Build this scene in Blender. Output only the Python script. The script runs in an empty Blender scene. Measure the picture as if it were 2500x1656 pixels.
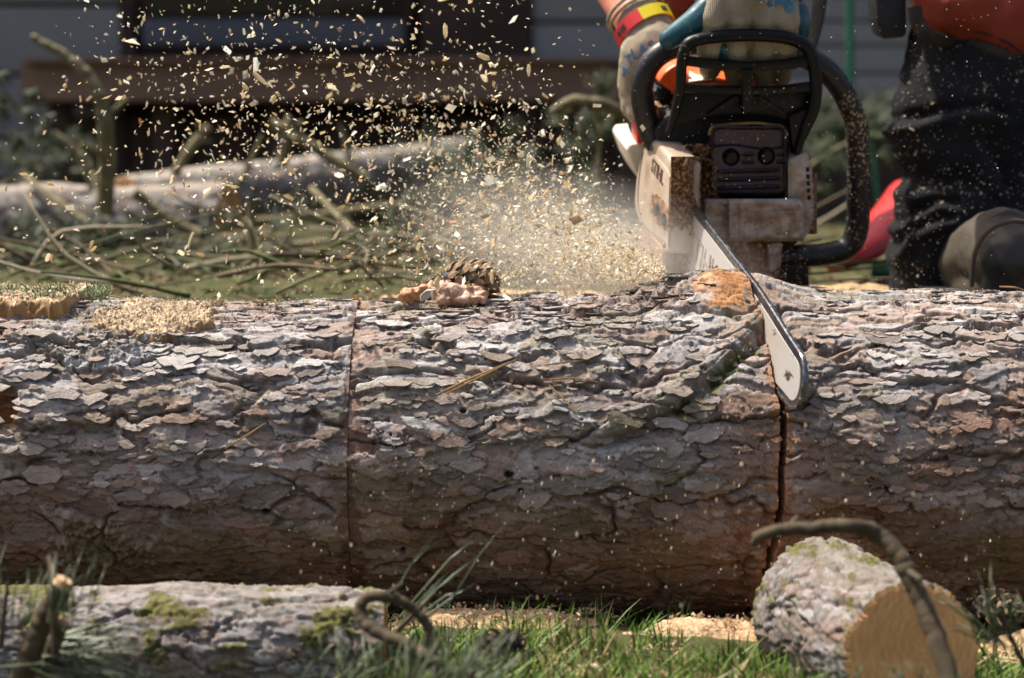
import bpy, bmesh, math, random
import numpy as np
from mathutils import Vector, Matrix, Quaternion
random.seed(7)
SC = bpy.context.scene
COL = SC.collection
# ---------------------------------------------------------------- camera
FPX = 4800.0                      # focal length in pixels of a 2500 px wide frame
CAM = Vector((0.0, -2.4, 0.54))
PITCH = math.atan((828 - 420) / FPX)
cd = bpy.data.cameras.new('camera'); cam = bpy.data.objects.new('camera', cd); COL.objects.link(cam)
cd.sensor_width = 36.0; cd.lens = 36.0 * FPX / 2500.0
cd.clip_start = 0.05; cd.clip_end = 400
cam.location = CAM; cam.rotation_euler = (math.pi / 2 - PITCH, 0, 0)
cd.dof.use_dof = True; cd.dof.focus_distance = 2.36; cd.dof.aperture_fstop = 3.6; cd.dof.aperture_blades = 9
SC.camera = cam
# ---------------------------------------------------------------- sky, sun, exposure
SUN_DIR = Vector((-0.42, 0.17, 0.88)).normalized()      # towards the sun: high, from the left and a little behind the log
wd = bpy.data.worlds.new('World'); SC.world = wd; wd.use_nodes = True
nt = wd.node_tree; bg = nt.nodes['Background']
sky = nt.nodes.new('ShaderNodeTexSky'); sky.sky_type = 'NISHITA'; sky.sun_disc = False
sky.sun_elevation = math.asin(SUN_DIR.z); sky.sun_rotation = math.atan2(SUN_DIR.x, SUN_DIR.y)
sky.air_density = 0.7; sky.dust_density = 5.0; sky.ozone_density = 0.3
nt.links.new(sky.outputs[0], bg.inputs[0]); bg.inputs[1].default_value = 0.112
sl = bpy.data.lights.new('sun', 'SUN'); sl.energy = 4.3; sl.angle = math.radians(0.8); sl.color = (1.0, 0.93, 0.82)
so = bpy.data.objects.new('sun', sl); COL.objects.link(so)
so.rotation_euler = (-SUN_DIR).to_track_quat('-Z', 'Y').to_euler(); so.location = (-3, 2, 6)
SC.view_settings.view_transform = 'Standard'; SC.view_settings.look = 'None'
SC.view_settings.exposure = 0.95; SC.view_settings.gamma = 1.0; SC.view_settings.use_curve_mapping = False
SC.cycles.use_denoising = True
SC.cycles.max_bounces = 6; SC.cycles.volume_bounces = 3; SC.cycles.diffuse_bounces = 3; SC.cycles.glossy_bounces = 3; SC.cycles.transparent_max_bounces = 8
SC.cycles.caustics_reflective = False; SC.cycles.caustics_refractive = False
# ---------------------------------------------------------------- helpers
CP, SP = math.cos(PITCH), math.sin(PITCH)
def ray(px, py):
    x = (px - 1250) / FPX; v = -(py - 828) / FPX
    return Vector((x, CP + v * SP, v * CP - SP))
def P(px, py, y):                 # the point seen at a pixel of the photograph that stands at depth y in the world
    d = ray(px, py); return CAM + d * ((y - CAM.y) / d.y)
def SCL(y): return FPX / (y - CAM.y)   # photograph pixels per metre at depth y

def link(o, parent=None):
    COL.objects.link(o)
    if parent is not None: o.parent = parent
    return o
def tag(o, label=None, cat=None, group=None, kind=None):
    if label: o['label'] = label
    if cat: o['category'] = cat
    if group: o['group'] = group
    if kind: o['kind'] = kind
    return o
def thing(name, loc, label, cat, group=None):
    o = bpy.data.objects.new(name, None); o.empty_display_size = 0.05; link(o)
    o.location = loc; return tag(o, label, cat, group)
def mesh_from(name, verts, faces, mat=None, smooth=True):
    me = bpy.data.meshes.new(name)
    me.from_pydata([tuple(v) for v in verts], [], [tuple(int(i) for i in f) for f in faces])
    if mat: me.materials.append(mat)
    if smooth: me.polygons.foreach_set('use_smooth', [True] * len(me.polygons))
    me.update(); return me
def obj(name, me, parent=None):
    """links a mesh whose vertices are in world space, keeping them there under its parent"""
    o = bpy.data.objects.new(name, me); link(o, parent)
    if parent is not None:
        q = Matrix.Identity(4); p = parent
        while p is not None: q = p.matrix_basis @ q if p.parent is None else q @ Matrix.Identity(4); p = p.parent
        o.matrix_parent_inverse = world_of(parent).inverted()
    return o
def world_of(o):
    m = o.matrix_basis.copy()
    if o.parent is not None: m = world_of(o.parent) @ o.matrix_parent_inverse @ m
    return m
def bm_obj(name, bm, mat, parent=None, smooth=True):
    me = bpy.data.meshes.new(name); bm.normal_update(); bm.to_mesh(me); bm.free()
    if mat: me.materials.append(mat)
    if smooth: me.polygons.foreach_set('use_smooth', [True] * len(me.polygons))
    return obj(name, me, parent)
def sharp(o, ang=35):
    me = o.data; bm = bmesh.new(); bm.from_mesh(me)
    for e in bm.edges:
        if len(e.link_faces) == 2 and e.calc_face_angle(0) > math.radians(ang): e.smooth = False
    bm.to_mesh(me); bm.free(); return o

# materials --------------------------------------------------------------
def lin(r, g, b):
    f = lambda c: (c / 255 / 12.92) if c / 255 <= 0.04045 else ((c / 255 + 0.055) / 1.055) ** 2.4
    return (f(r), f(g), f(b), 1)
class NT:
    def __init__(s, name):
        s.m = bpy.data.materials.new(name); s.m.use_nodes = True
        s.t = s.m.node_tree; s.b = s.t.nodes['Principled BSDF']
    def n(s, typ, **kw):
        nd = s.t.nodes.new(typ)
        for k, v in kw.items():
            if k.startswith('i_'):
                key = k[2:]; key = int(key) if key.isdigit() else key
                nd.inputs[key].default_value = v
            else: setattr(nd, k, v)
        return nd
    def l(s, a, b): s.t.links.new(a, b)
    def ramp(s, fac, stops, interp='LINEAR'):
        r = s.n('ShaderNodeValToRGB'); cr = r.color_ramp; cr.interpolation = interp
        while len(cr.elements) < len(stops): cr.elements.new(0.5)
        for e, (p, c) in zip(cr.elements, stops): e.position = p; e.color = c if len(c) == 4 else (*c, 1)
        s.l(fac, r.inputs[0]); return r.outputs[0]
    def noise(s, scale, detail=4, rough=0.6, coord='Object', stretch=None, dist=0):
        tc = s.n('ShaderNodeTexCoord'); src = tc.outputs[coord]
        if stretch:
            mp = s.n('ShaderNodeMapping'); mp.inputs['Scale'].default_value = stretch; s.l(src, mp.inputs[0]); src = mp.outputs[0]
        nz = s.n('ShaderNodeTexNoise'); nz.inputs['Scale'].default_value = scale; nz.inputs['Detail'].default_value = detail
        nz.inputs['Roughness'].default_value = rough; nz.inputs['Distortion'].default_value = dist
        s.l(src, nz.inputs['Vector']); return nz.outputs['Fac']
    def mix(s, fac, a, b, mode='MIX'):
        m = s.n('ShaderNodeMix', data_type='RGBA', blend_type=mode)
        for sock, v in ((m.inputs['Factor'], fac), (m.inputs['A'], a), (m.inputs['B'], b)):
            if hasattr(v, 'links') or hasattr(v, 'is_linked'): s.l(v, sock)
            else: sock.default_value = v
        return m.outputs['Result']
    def bump(s, h, strength=0.3, dist=0.001):
        b = s.n('ShaderNodeBump'); b.inputs['Strength'].default_value = strength; b.inputs['Distance'].default_value = dist
        s.l(h, b.inputs['Height']); s.l(b.outputs[0], s.b.inputs['Normal']); return b
    def set(s, col=None, rough=None, metal=None, spec=None):
        if col is not None:
            if hasattr(col, 'is_linked'): s.l(col, s.b.inputs['Base Color'])
            else: s.b.inputs['Base Color'].default_value = col if len(col) == 4 else (*col, 1)
        if rough is not None:
            if hasattr(rough, 'is_linked'): s.l(rough, s.b.inputs['Roughness'])
            else: s.b.inputs['Roughness'].default_value = rough
        if metal is not None: s.b.inputs['Metallic'].default_value = metal
        if spec is not None: s.b.inputs['Specular IOR Level'].default_value = spec
        return s.m
def noisy(name, stops, scale=20, rough=0.8, bump=0.3, bscale=None, bdist=0.001, metal=0, stretch=None, detail=5, spec=0.4, coord='Object'):
    t = NT(name); f = t.noise(scale, detail, 0.62, coord, stretch)
    c = t.ramp(f, stops)
    if bump: t.bump(t.noise(bscale or scale * 4, 4, 0.6, coord, stretch), bump, bdist)
    return t.set(c, rough, metal, spec)
def attr_mat(name, rough=0.9, nscale=300, namt=0.35, bump=0.5, bdist=0.0008, spec=0.25, stretch=None):
    t = NT(name); a = t.n('ShaderNodeAttribute', attribute_name='Col')
    f = t.noise(nscale, 4, 0.65, 'Object', stretch)
    g = t.ramp(f, [(0.25, (1 - namt,) * 3), (0.75, (1 + namt * 0.5,) * 3)])
    c = t.mix(1.0, a.outputs['Color'], g, 'MULTIPLY')
    t.bump(f, bump, bdist); return t.set(c, rough, 0, spec)

# numpy noise --------------------------------------------------------------
def h01(i, j, k=0, seed=0):
    i = np.asarray(i).astype(np.int64); j = np.asarray(j).astype(np.int64)
    n = (i * 374761393 + j * 668265263 + (np.asarray(k).astype(np.int64)) * 2147483647 + seed * 1274126177) & 0xFFFFFFFF
    n = ((n ^ (n >> 13)) * 1274126177) & 0xFFFFFFFF
    n = ((n ^ (n >> 16)) * 2246822519) & 0xFFFFFFFF
    n = n ^ (n >> 15)
    return (n & 0xFFFFFF) / float(0x1000000)
def vn(x, y, seed=0):
    xi = np.floor(x); yi = np.floor(y); fx = x - xi; fy = y - yi
    fx = fx * fx * fx * (fx * (fx * 6 - 15) + 10); fy = fy * fy * fy * (fy * (fy * 6 - 15) + 10)
    a = h01(xi, yi, 0, seed); b = h01(xi + 1, yi, 0, seed); c = h01(xi, yi + 1, 0, seed); d = h01(xi + 1, yi + 1, 0, seed)
    return (a + (b - a) * fx) * (1 - fy) + (c + (d - c) * fx) * fy
def fbm(x, y, oct=4, seed=0, gain=0.5):
    s = 0; a = 1; t = 0
    for o in range(oct):
        s = s + a * vn(x * 2 ** o + 17.3 * o, y * 2 ** o - 9.1 * o, seed + o); t += a; a *= gain
    return s / t
def worley(u, v, seed=0):
    """u, v in cells -> F1, F2, id, du, dv to the nearest centre"""
    ui = np.floor(u); vi = np.floor(v)
    f1 = np.full(u.shape, 9.0); f2 = np.full(u.shape, 9.0); idd = np.zeros(u.shape); du = np.zeros(u.shape); dv = np.zeros(u.shape)
    for a in (-1, 0, 1):
        for b in (-1, 0, 1):
            cu = ui + a; cv = vi + b
            ou = cu + h01(cu, cv, 1, seed); ov = cv + h01(cu, cv, 2, seed)
            d = np.sqrt((u - ou) ** 2 + (v - ov) ** 2)
            m = d < f1
            f2 = np.where(m, f1, np.minimum(f2, d)); f1 = np.where(m, d, f1)
            idd = np.where(m, h01(cu, cv, 3, seed), idd); du = np.where(m, u - ou, du); dv = np.where(m, v - ov, dv)
    return f1, f2, idd, du, dv
def ss(a, b, x):
    t = np.clip((x - a) / (b - a), 0, 1); return t * t * (3 - 2 * t)
def color_attr(me, c, name='Col'):
    a = me.color_attributes.new(name, 'FLOAT_COLOR', 'POINT')
    rgba = np.ones((len(me.vertices), 4)); rgba[:, :3] = np.clip(c.reshape(-1, 3), 0, 1)
    a.data.foreach_set('color', rgba.astype(np.float32).ravel())
def grid_mesh(name, X, mat, wrap=True):
    """X: (n, m, 3) array; the second axis closes on itself"""
    n, m, _ = X.shape
    me = bpy.data.meshes.new(name)
    me.vertices.add(n * m); me.vertices.foreach_set('co', X.reshape(-1).astype(np.float32))
    i, j = np.meshgrid(np.arange(n - 1), np.arange(m if wrap else m - 1), indexing='ij'); j2 = (j + 1) % m
    q = np.stack([i * m + j, i * m + j2, (i + 1) * m + j2, (i + 1) * m + j], -1).reshape(-1, 4)
    me.loops.add(q.size); me.loops.foreach_set('vertex_index', q.ravel().astype(np.int32))
    me.polygons.add(len(q)); me.polygons.foreach_set('loop_start', np.arange(0, q.size, 4).astype(np.int32))
    me.polygons.foreach_set('use_smooth', np.ones(len(q), bool))
    me.update(calc_edges=True); me.validate()
    if mat: me.materials.append(mat)
    return me

# mesh builders --------------------------------------------------------------
def catmull(pts, n=8):
    pts = [Vector(p) for p in pts]; out = []
    for i in range(len(pts) - 1):
        p0 = pts[max(i - 1, 0)]; p1 = pts[i]; p2 = pts[i + 1]; p3 = pts[min(i + 2, len(pts) - 1)]
        for k in range(n):
            t = k / n
            out.append(.5 * ((2 * p1) + (p2 - p0) * t + (2 * p0 - 5 * p1 + 4 * p2 - p3) * t * t + (3 * p1 - p0 - 3 * p2 + p3) * t ** 3))
    out.append(pts[-1]); return out
def lerp_list(rs, n):
    if not hasattr(rs, '__len__'): return [rs] * n
    return list(np.interp(np.linspace(0, 1, n), np.linspace(0, 1, len(rs)), rs))
def tube(pts, r, seg=10, n=8, flat=1.0, rough=0, seed=0, up=None):
    """swept tube along a smoothed path -> verts, faces"""
    c = catmull(pts, n) if n > 1 else [Vector(p) for p in pts]
    rs = lerp_list(r, len(c)); vs = []; fs = []
    nrm = None; rn = random.Random(seed)
    for i, p in enumerate(c):
        t = (c[min(i + 1, len(c) - 1)] - c[max(i - 1, 0)]).normalized()
        if nrm is None: nrm = (up or Vector((0.13, .3, 1))).cross(t).normalized()
        nrm = (nrm - t * nrm.dot(t)).normalized(); b = t.cross(nrm)
        for k in range(seg):
            a = 2 * math.pi * k / seg; q = 1 + (rn.uniform(-rough, rough) if rough else 0)
            vs.append(p + (nrm * math.cos(a) + b * math.sin(a) * flat) * rs[i] * q)
    for i in range(len(c) - 1):
        for k in range(seg):
            k2 = (k + 1) % seg; fs.append((i * seg + k, i * seg + k2, (i + 1) * seg + k2, (i + 1) * seg + k))
    fs.append(tuple(range(seg - 1, -1, -1))); fs.append(tuple((len(c) - 1) * seg + k for k in range(seg)))
    return vs, fs
def tube_obj(name, pts, r, mat, parent=None, **kw):
    return sharp(obj(name, mesh_from(name, *tube(pts, r, **kw), mat), parent), 50)
def prism(name, front, back, mat, parent=None, bevel=0.0, seg=2, smooth=True):
    """two matching loops of points joined to a solid"""
    bm = bmesh.new(); a = [bm.verts.new(p) for p in front]; b = [bm.verts.new(p) for p in back]; n = len(a)
    bm.faces.new(a); bm.faces.new(b[::-1])
    for i in range(n): bm.faces.new((a[i], b[i], b[(i + 1) % n], a[(i + 1) % n]))
    bmesh.ops.recalc_face_normals(bm, faces=bm.faces)
    if bevel: bmesh.ops.bevel(bm, geom=list(bm.edges), offset=bevel, segments=seg, affect='EDGES', profile=.6, clamp_overlap=True)
    return sharp(bm_obj(name, bm, mat, parent, smooth), 40)
def box(name, lo, hi, mat, parent=None, bevel=0.0):
    x0, y0, z0 = lo; x1, y1, z1 = hi
    return prism(name, [(x0, y0, z0), (x1, y0, z0), (x1, y0, z1), (x0, y0, z1)], [(x0, y1, z0), (x1, y1, z0), (x1, y1, z1), (x0, y1, z1)], mat, parent, bevel)
def blob(name, caps, mat, parent=None, voxel=.004, smooth=4, disp=None):
    """one continuous skin round a set of tapered capsules (p0, r0, p1, r1); disp(co, normal) -> offset"""
    bm = bmesh.new()
    for p0, r0, p1, r1 in caps:
        p0 = Vector(p0); p1 = Vector(p1); L = (p1 - p0).length
        n = max(2, int(L / (min(r0, r1) * .35)) + 2)
        for i in range(n):
            t = i / (n - 1); r = r0 + (r1 - r0) * t
            bmesh.ops.create_icosphere(bm, subdivisions=2, radius=r * 1.02, matrix=Matrix.Translation(p0.lerp(p1, t)))
    me = bpy.data.meshes.new(name + '_cage'); bm.to_mesh(me); bm.free()
    o = bpy.data.objects.new(name + '_cage', me); COL.objects.link(o)
    m = o.modifiers.new('r', 'REMESH'); m.mode = 'VOXEL'; m.voxel_size = voxel; m.use_smooth_shade = True
    if smooth: s = o.modifiers.new('s', 'SMOOTH'); s.iterations = smooth; s.factor = .5
    dg = bpy.context.evaluated_depsgraph_get(); dg.update()
    out = bpy.data.meshes.new_from_object(o.evaluated_get(dg)); out.name = name
    bpy.data.objects.remove(o); bpy.data.meshes.remove(me)
    if disp:
        co = np.empty(len(out.vertices) * 3, np.float32); out.vertices.foreach_get('co', co); co = co.reshape(-1, 3).astype(float)
        nr = np.empty(len(out.vertices) * 3, np.float32); out.vertices.foreach_get('normal', nr); nr = nr.reshape(-1, 3)
        co = co + nr * disp(co, nr)[:, None]
        out.vertices.foreach_set('co', co.ravel().astype(np.float32))
    out.materials.clear(); out.materials.append(mat)
    out.polygons.foreach_set('use_smooth', [True] * len(out.polygons)); out.update()
    return obj(name, out, parent)
def text_obj(name, s, center, right, up, size, mat, parent, extrude=.0003):
    cu = bpy.data.curves.new(name, 'FONT'); cu.body = s; cu.size = size; cu.align_x = 'CENTER'; cu.align_y = 'CENTER'; cu.extrude = extrude; cu.offset = size * .012
    o = bpy.data.objects.new(name, cu); COL.objects.link(o)
    dg = bpy.context.evaluated_depsgraph_get(); dg.update()
    me = bpy.data.meshes.new_from_object(o.evaluated_get(dg)); me.name = name
    bpy.data.objects.remove(o); bpy.data.curves.remove(cu)
    r = Vector(right).normalized(); u = Vector(up); u = (u - r * u.dot(r)).normalized(); w = r.cross(u)
    M = Matrix((r, u, w)).transposed().to_4x4(); M.translation = Vector(center); me.transform(M)
    me.materials.clear(); me.materials.append(mat); return obj(name, me, parent)
# ---------------------------------------------------------------- ground
def ground_z(x, y):
    b = ss(.16, .44, y)
    z = .355 * b + (fbm(x * 2.2, y * 2.2, 4, 101) - .5) * .05 * (0.35 + .65 * ss(.5, 2.0, y)) + (fbm(x * 14, y * 14, 3, 102) - .5) * .014
    z = z + .042 * ss(-.11, -.22, y) * (1 - .55 * ss(.22, .40, x)) * ss(-.30, -.10, x)
    return z - .008 + ss(8, 60, y) * 1.5
t = NT('lawn_soil')
n1 = t.noise(5, 5, .65); n2 = t.noise(120, 4, .7)
c = t.ramp(n1, [(.3, (.040, .055, .018)), (.5, (.075, .078, .032)), (.7, (.13, .10, .058))])
c = t.mix(.7, c, t.ramp(n2, [(.3, (.5, .5, .45)), (.7, (1.3, 1.2, 1.05))]), 'MULTIPLY'); t.bump(n2, .8, .01)
M_GROUND = t.set(c, .95, 0, .2)
gx = np.concatenate([np.linspace(-80, -3, 24), np.linspace(-2.9, 2.9, 260), np.linspace(3, 80, 24)])
gy = np.concatenate([np.linspace(-6, -1.5, 12), np.linspace(-1.4, 1.4, 190), np.linspace(1.5, 8, 100), np.linspace(8.5, 160, 30)])
GX, GY = np.meshgrid(gx, gy, indexing='ij')
me = grid_mesh('ground', np.stack([GX, GY, ground_z(GX, GY)], -1)[:, ::-1], M_GROUND, False)
g = obj('ground', me); tag(g, kind='structure')
# ---------------------------------------------------------------- bark
GREY = np.array([.335, .308, .298]); GREYB = np.array([.21, .18, .15]); PINK = np.array([.30, .195, .15]); RED = np.array([.19, .085, .05])
DARK = np.array([.085, .068, .055]); LICH = np.array([.21, .22, .15]); MOSS = np.array([.12, .13, .02]); PALE = np.array([.42, .40, .385])
def bark(u, v, seed, size=1.0, depth=1.0):
    """layered scales of pine bark on a surface laid out flat: u along the trunk, v round it (metres) -> height, colour"""
    wu = (fbm(u * 24, v * 40, 3, seed + 50) - .5) * .06 + (fbm(u * 150, v * 190, 2, seed + 60) - .5) * .009
    wv = (fbm(u * 14, v * 30, 3, seed + 70) - .5) * .034 + (fbm(u * 150, v * 170, 3, seed + 80) - .5) * .009
    U = (u + wu) / size; V = (v + wv) / size
    H = np.zeros(u.shape); ID = np.zeros(u.shape); LV = np.zeros(u.shape); E = np.zeros(u.shape)
    lay = [(.120, .060, 1.00, .0000, .0030), (.100, .040, .80, .0018, .0030), (.078, .027, .66, .0034, .0028),
           (.060, .020, .55, .0048, .0026), (.046, .0150, .42, .0062, .0024), (.034, .0120, .26, .0072, .0022)]
    for k, (cu, cv, p, base, tilt) in enumerate(lay):
        row = np.floor(V / cv)
        f1, f2, idd, du, dv = worley(U / cu + k * 3.7, V / cv + k * 5.1, seed + k * 11)
        on = (idd * 7.13 % 1.0) < p
        edge = ss(0.0, .10, f2 - f1)
        h = base + (idd - .5) * .0022 + tilt * np.clip(dv * .9 + .15 + (idd * 3.3 % 1 - .5) * .9 * du, -.6, .9) + .0006 * edge
        h = np.where(on & (f2 - f1 > .015), h, -1)
        up = h > H
        H = np.where(up, h, H); ID = np.where(up, (idd * 5.77 + k * .37) % 1.0, ID); LV = np.where(up, k, LV); E = np.where(up, edge, E)
    fine = fbm(u * 90, v * 260, 4, seed + 91, .6)
    wu2 = (fbm(u * 10, v * 22, 4, seed + 55) - .5) * .12; wv2 = (fbm(u * 16, v * 20, 4, seed + 56) - .5) * .05
    g1, g2, gid, _, gdv = worley((u + wu2) / (.17 * size), (v + wv2) / (.058 * size), seed + 57)
    fur = np.exp(-((g2 - g1) / (.035 + .05 * gid)) ** 2) * ss(.34, .52, fbm(u * 12, v * 18, 3, seed + 58))
    H = H + (gid - .5) * .0030 + .0020 * np.clip(gdv, -.6, .6) - fur * .0095
    H = H * depth * 1.1 * size + (fine - .5) * .0022 * size + (fbm(u * 9, v * 12, 3, seed + 92) - .5) * .008 * depth
    # colour: each scale has its own tone
    t = ID[..., None]; tone = fbm(u * 6, v * 9, 3, seed + 93)[..., None]; fn = fine[..., None]
    c = GREY * (.72 + .5 * ((t * 13.7) % 1.0))
    c = np.where(t > .72, GREYB * (.8 + .6 * fn), c)
    pk = ss(.50, .66, fbm(u * 11 + 3, v * 22, 3, seed + 94))[..., None]
    c = np.where((t * 3.1 % 1) < .16 + .5 * pk, c * .45 + PINK * .55, c)
    c = np.where((t * 9.7 % 1) < .07, PALE, c)
    low = (1 - ss(0, 1.6, LV))[..., None]
    c = c * (1 - .6 * low) + (RED * .55 + GREYB * .45) * .6 * low
    c = c * (1 - .5 * fur[..., None]) + (RED * .5 + DARK * .6) * .5 * fur[..., None]
    c = c * (.72 + .56 * fn) * (.84 + .32 * tone)
    sp = ss(.63, .70, fbm(u * 120, v * 150, 3, seed + 95))[..., None]
    c = c * (1 - .5 * sp) + DARK * .5 * sp
    li = ss(.60, .70, fbm(u * 20, v * 30, 4, seed + 96))[..., None]
    c = c * (1 - .22 * li) + LICH * .22 * li
    return H, c
M_BARK = attr_mat('pine_bark', .92, 420, .32, .6, .0007)
M_BARK2 = attr_mat('small_log_bark', .92, 260, .32, .6, .0009)
def wood_mat(name, stops, rings=110, fine=1.0):
    t = NT(name); tc = t.n('ShaderNodeTexCoord')
    mp = t.n('ShaderNodeMapping'); mp.inputs['Location'].default_value = (.012, -.016, 0); t.l(tc.outputs['Object'], mp.inputs[0])
    w = t.n('ShaderNodeTexWave', wave_type='RINGS', rings_direction='Z'); w.inputs['Scale'].default_value = rings / 6.28 ; w.inputs['Distortion'].default_value = 1.5
    w.inputs['Detail'].default_value = 3; w.inputs['Detail Scale'].default_value = 3
    t.l(mp.outputs[0], w.inputs[0])
    c = t.mix(fine, stops[1][1], t.ramp(w.outputs['Fac'], stops))
    n1 = t.noise(18, 3, .6); n2 = t.noise(34, 4, .65, stretch=(6, 1.6, 1))
    c = t.mix(.85, c, t.ramp(n1, [(.3, (.80, .74, .68)), (.65, (1.08, 1.05, 1))]), 'MULTIPLY')
    c = t.mix(.55, c, t.ramp(n2, [(.35, (.72, .64, .56)), (.6, (1.05, 1.05, 1.05))]), 'MULTIPLY')
    t.bump(n2, .4, .0012); return t.set(c, .8, 0, .3)
M_WOOD = wood_mat('fresh_cut_pine', [(0, lin(150, 100, 58)), (.6, lin(186, 140, 88)), (1, lin(200, 158, 106))])
M_RAWWOOD = noisy('torn_red_wood', [(.2, lin(96, 50, 24)), (.5, lin(168, 104, 50)), (.8, lin(214, 164, 110))], 40, .8, .7, 160, .003, stretch=(.5, 2, 2))

LOG_Z, LOG_R = .19, .19
def log_radius(x):
    return .187 + .010 * ss(-.1, .65, x) + .004 * np.sin(x * 5.0 + .6)
def log_hit(px, py, R=LOG_R):
    """where a pixel of the photograph meets the big log -> x, angle from the top towards the camera"""
    d = ray(px, py); oy, oz = CAM.y, CAM.z - LOG_Z
    a = d.y ** 2 + d.z ** 2; b = 2 * (oy * d.y + oz * d.z); c = oy * oy + oz * oz - R * R
    disc = b * b - 4 * a * c
    t = (-b - math.sqrt(disc)) / (2 * a) if disc >= 0 else -b / (2 * a)
    p = CAM + d * t
    return p.x, math.atan2(-p.y, p.z - LOG_Z)
def KERF_X(y, z): return .275 - .20 * y + .05 * (z - .38)
def seg_dist(x, v, pts):
    best = np.full(x.shape, 9.0); side = np.zeros(x.shape); par = np.zeros(x.shape); n = len(pts) - 1
    for k in range(n):
        (ax, av), (bx, bv) = pts[k], pts[k + 1]
        ex, ev = bx - ax, bv - av; L2 = ex * ex + ev * ev
        t = np.clip(((x - ax) * ex + (v - av) * ev) / L2, 0, 1)
        d = np.hypot(x - ax - t * ex, v - av - t * ev)
        s = np.sign(ex * (v - av) - ev * (x - ax)); m = d < best
        best = np.where(m, d, best); side = np.where(m, s, side); par = np.where(m, (k + t) / n, par)
    return best, side, par
def UV(px, py): x, t = log_hit(px, py); return (x, t * LOG_R)
def main_log(name, x0, x1, seed, kerf, label):
    fine = .0013
    xs = np.concatenate([np.arange(x0, max(x0, -.70), .012), np.arange(max(x0, -.70), min(x1, .70), fine), np.arange(min(x1, .70), x1, .012), [x1]])
    if kerf:
        k = KERF_X(-.1, .2); w = .05
        xs = np.unique(np.concatenate([xs[(xs < k - w) | (xs > k + w)], np.linspace(k - w, k + w, 150)]))
    if name == 'x': pass
    th = np.concatenate([np.radians(np.arange(-24, 152, .40)), np.radians(np.arange(152, 336, 4.0))])
    X, T = np.meshgrid(xs, th, indexing='ij'); V = T * LOG_R
    H, C = bark(X, V, seed)
    H = H * (1 - .15 * ss(.20, .34, V)) * .92
    R = log_radius(X)
    # bark peeled off beside the old cut, bare red inner bark
    if not kerf:
        e = x1 - X; pe = .6 * ss(.012, .002, e + (fbm(X * 60, V * 60, 3, 5) - .5) * .05) * ss(.45, .55, fbm(X * 3 + 4, V * 9, 2, 6))
    else:
        e = X - x0; pe = .6 * ss(.016, .004, e + (fbm(X * 50, V * 50, 3, 7) - .5) * .07) * ss(.30, .5, fbm(X * 3 + 4, V * 11, 2, 8) + .15 * ss(.10, .16, V))
    H = H * (1 - pe) + (.001 + .0022 * fbm(X * 200, V * 320, 3, 9)) * pe
    C = C * (1 - pe[..., None]) + (RED * .62 + np.array([.10, .06, .045]) * fbm(X * 90, V * 240, 3, 10)[..., None]) * pe[..., None]
    # bark turned browner and darker down the lower flank, with algae patches
    low_brown = (ss(.16, .40, V + (fbm(X * 7, V * 9, 4, 21) - .5) * .22))[..., None]
    C = C * (1 - .9 * low_brown) + C * np.array([.70, .46, .29]) * .9 * low_brown
    mo = (ss(.56, .68, fbm(X * 16, V * 26, 4, 22)) * ss(.18, .32, V))[..., None]
    C = C * (1 - .3 * mo) + np.array([.11, .10, .04]) * .3 * mo
    # small beetle holes
    rr = random.Random(seed)
    for _ in range(26):
        hx, hv = rr.uniform(-.68, .68), rr.uniform(.05, .42); hr = rr.uniform(.0018, .0042)
        d = np.hypot((X - hx) / 1.2, V - hv); m = ss(hr * 1.4, hr * .6, d); H -= m * .009
        C = C * (1 - m[..., None]) + np.array([.03, .024, .02]) * m[..., None]
    lump = 0
    if kerf:
        # the branch collar: a swelling at the top, a fold of bark sweeping down to the left
        kx = KERF_X(0, .38)
        lump = .026 * np.exp(-(((X - kx + .035) / .075) ** 2 + ((V - .03) / .07) ** 2)) + .010 * np.exp(-(((X - kx - .02) / .05) ** 2 + ((V - .01) / .05) ** 2))
        pts = [UV(1395, 1075), UV(1500, 1040), UV(1620, 985), UV(1720, 915), UV(1800, 850), UV(1868, 800)]
        d, s, par = seg_dist(X, V, pts)
        wgt = ss(0, .25, par)
        ridge = .0095 * np.exp(-(d / .012) ** 2) * wgt
        lump = lump + ridge - .011 * np.exp(-((d - .018) / .006) ** 2) * (s > 0) * wgt
        sm = (np.exp(-(d / .017) ** 2) * wgt)
        rib = fbm(X * 40 + V * 60, d * 420, 3, 31)
        H = H * (1 - .4 * sm) + (.0045 * rib) * sm
        C = C * (1 - .4 * sm[..., None]) + (np.array([.17, .145, .115]) * (.4 + 1.1 * rib[..., None])) * .4 * sm[..., None]
        pts2 = [(p[0] + .008, p[1] + .020) for p in pts[2:]]
        d2, _, _ = seg_dist(X, V, pts2)
        mm = (ss(.016, .004, d2) * ss(.42, .6, fbm(X * 60, V * 80, 3, 32)))[..., None]
        C = C * (1 - mm) + MOSS * .55 * mm
        # crumpled dark bark over the collar, wood torn by the chain beside the cut
        cr = np.exp(-(((X - kx + .085) / .075) ** 2 + ((V - .035) / .045) ** 2))
        H = H + cr * (fbm(X * 110, V * 150, 4, 33, .6) - .45) * .022
        C = C * (1 - .35 * cr[..., None]) + C * .45 * .35 * cr[..., None]
        tx, tv = .256, .056
        tr = ss(.9, .35, np.hypot((X - tx) / .056, (V - tv) / .058) + (fbm(X * 60, V * 70, 3, 34) - .5) * 1.0)
        tw = .55 * fbm(X * 60 + V * 90, V * 380 - X * 120, 4, 35, .6) + .45 * fbm(X * 50, V * 60, 3, 39)
        H = H * (1 - .8 * tr) + (.001 + .013 * tw) * tr
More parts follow.
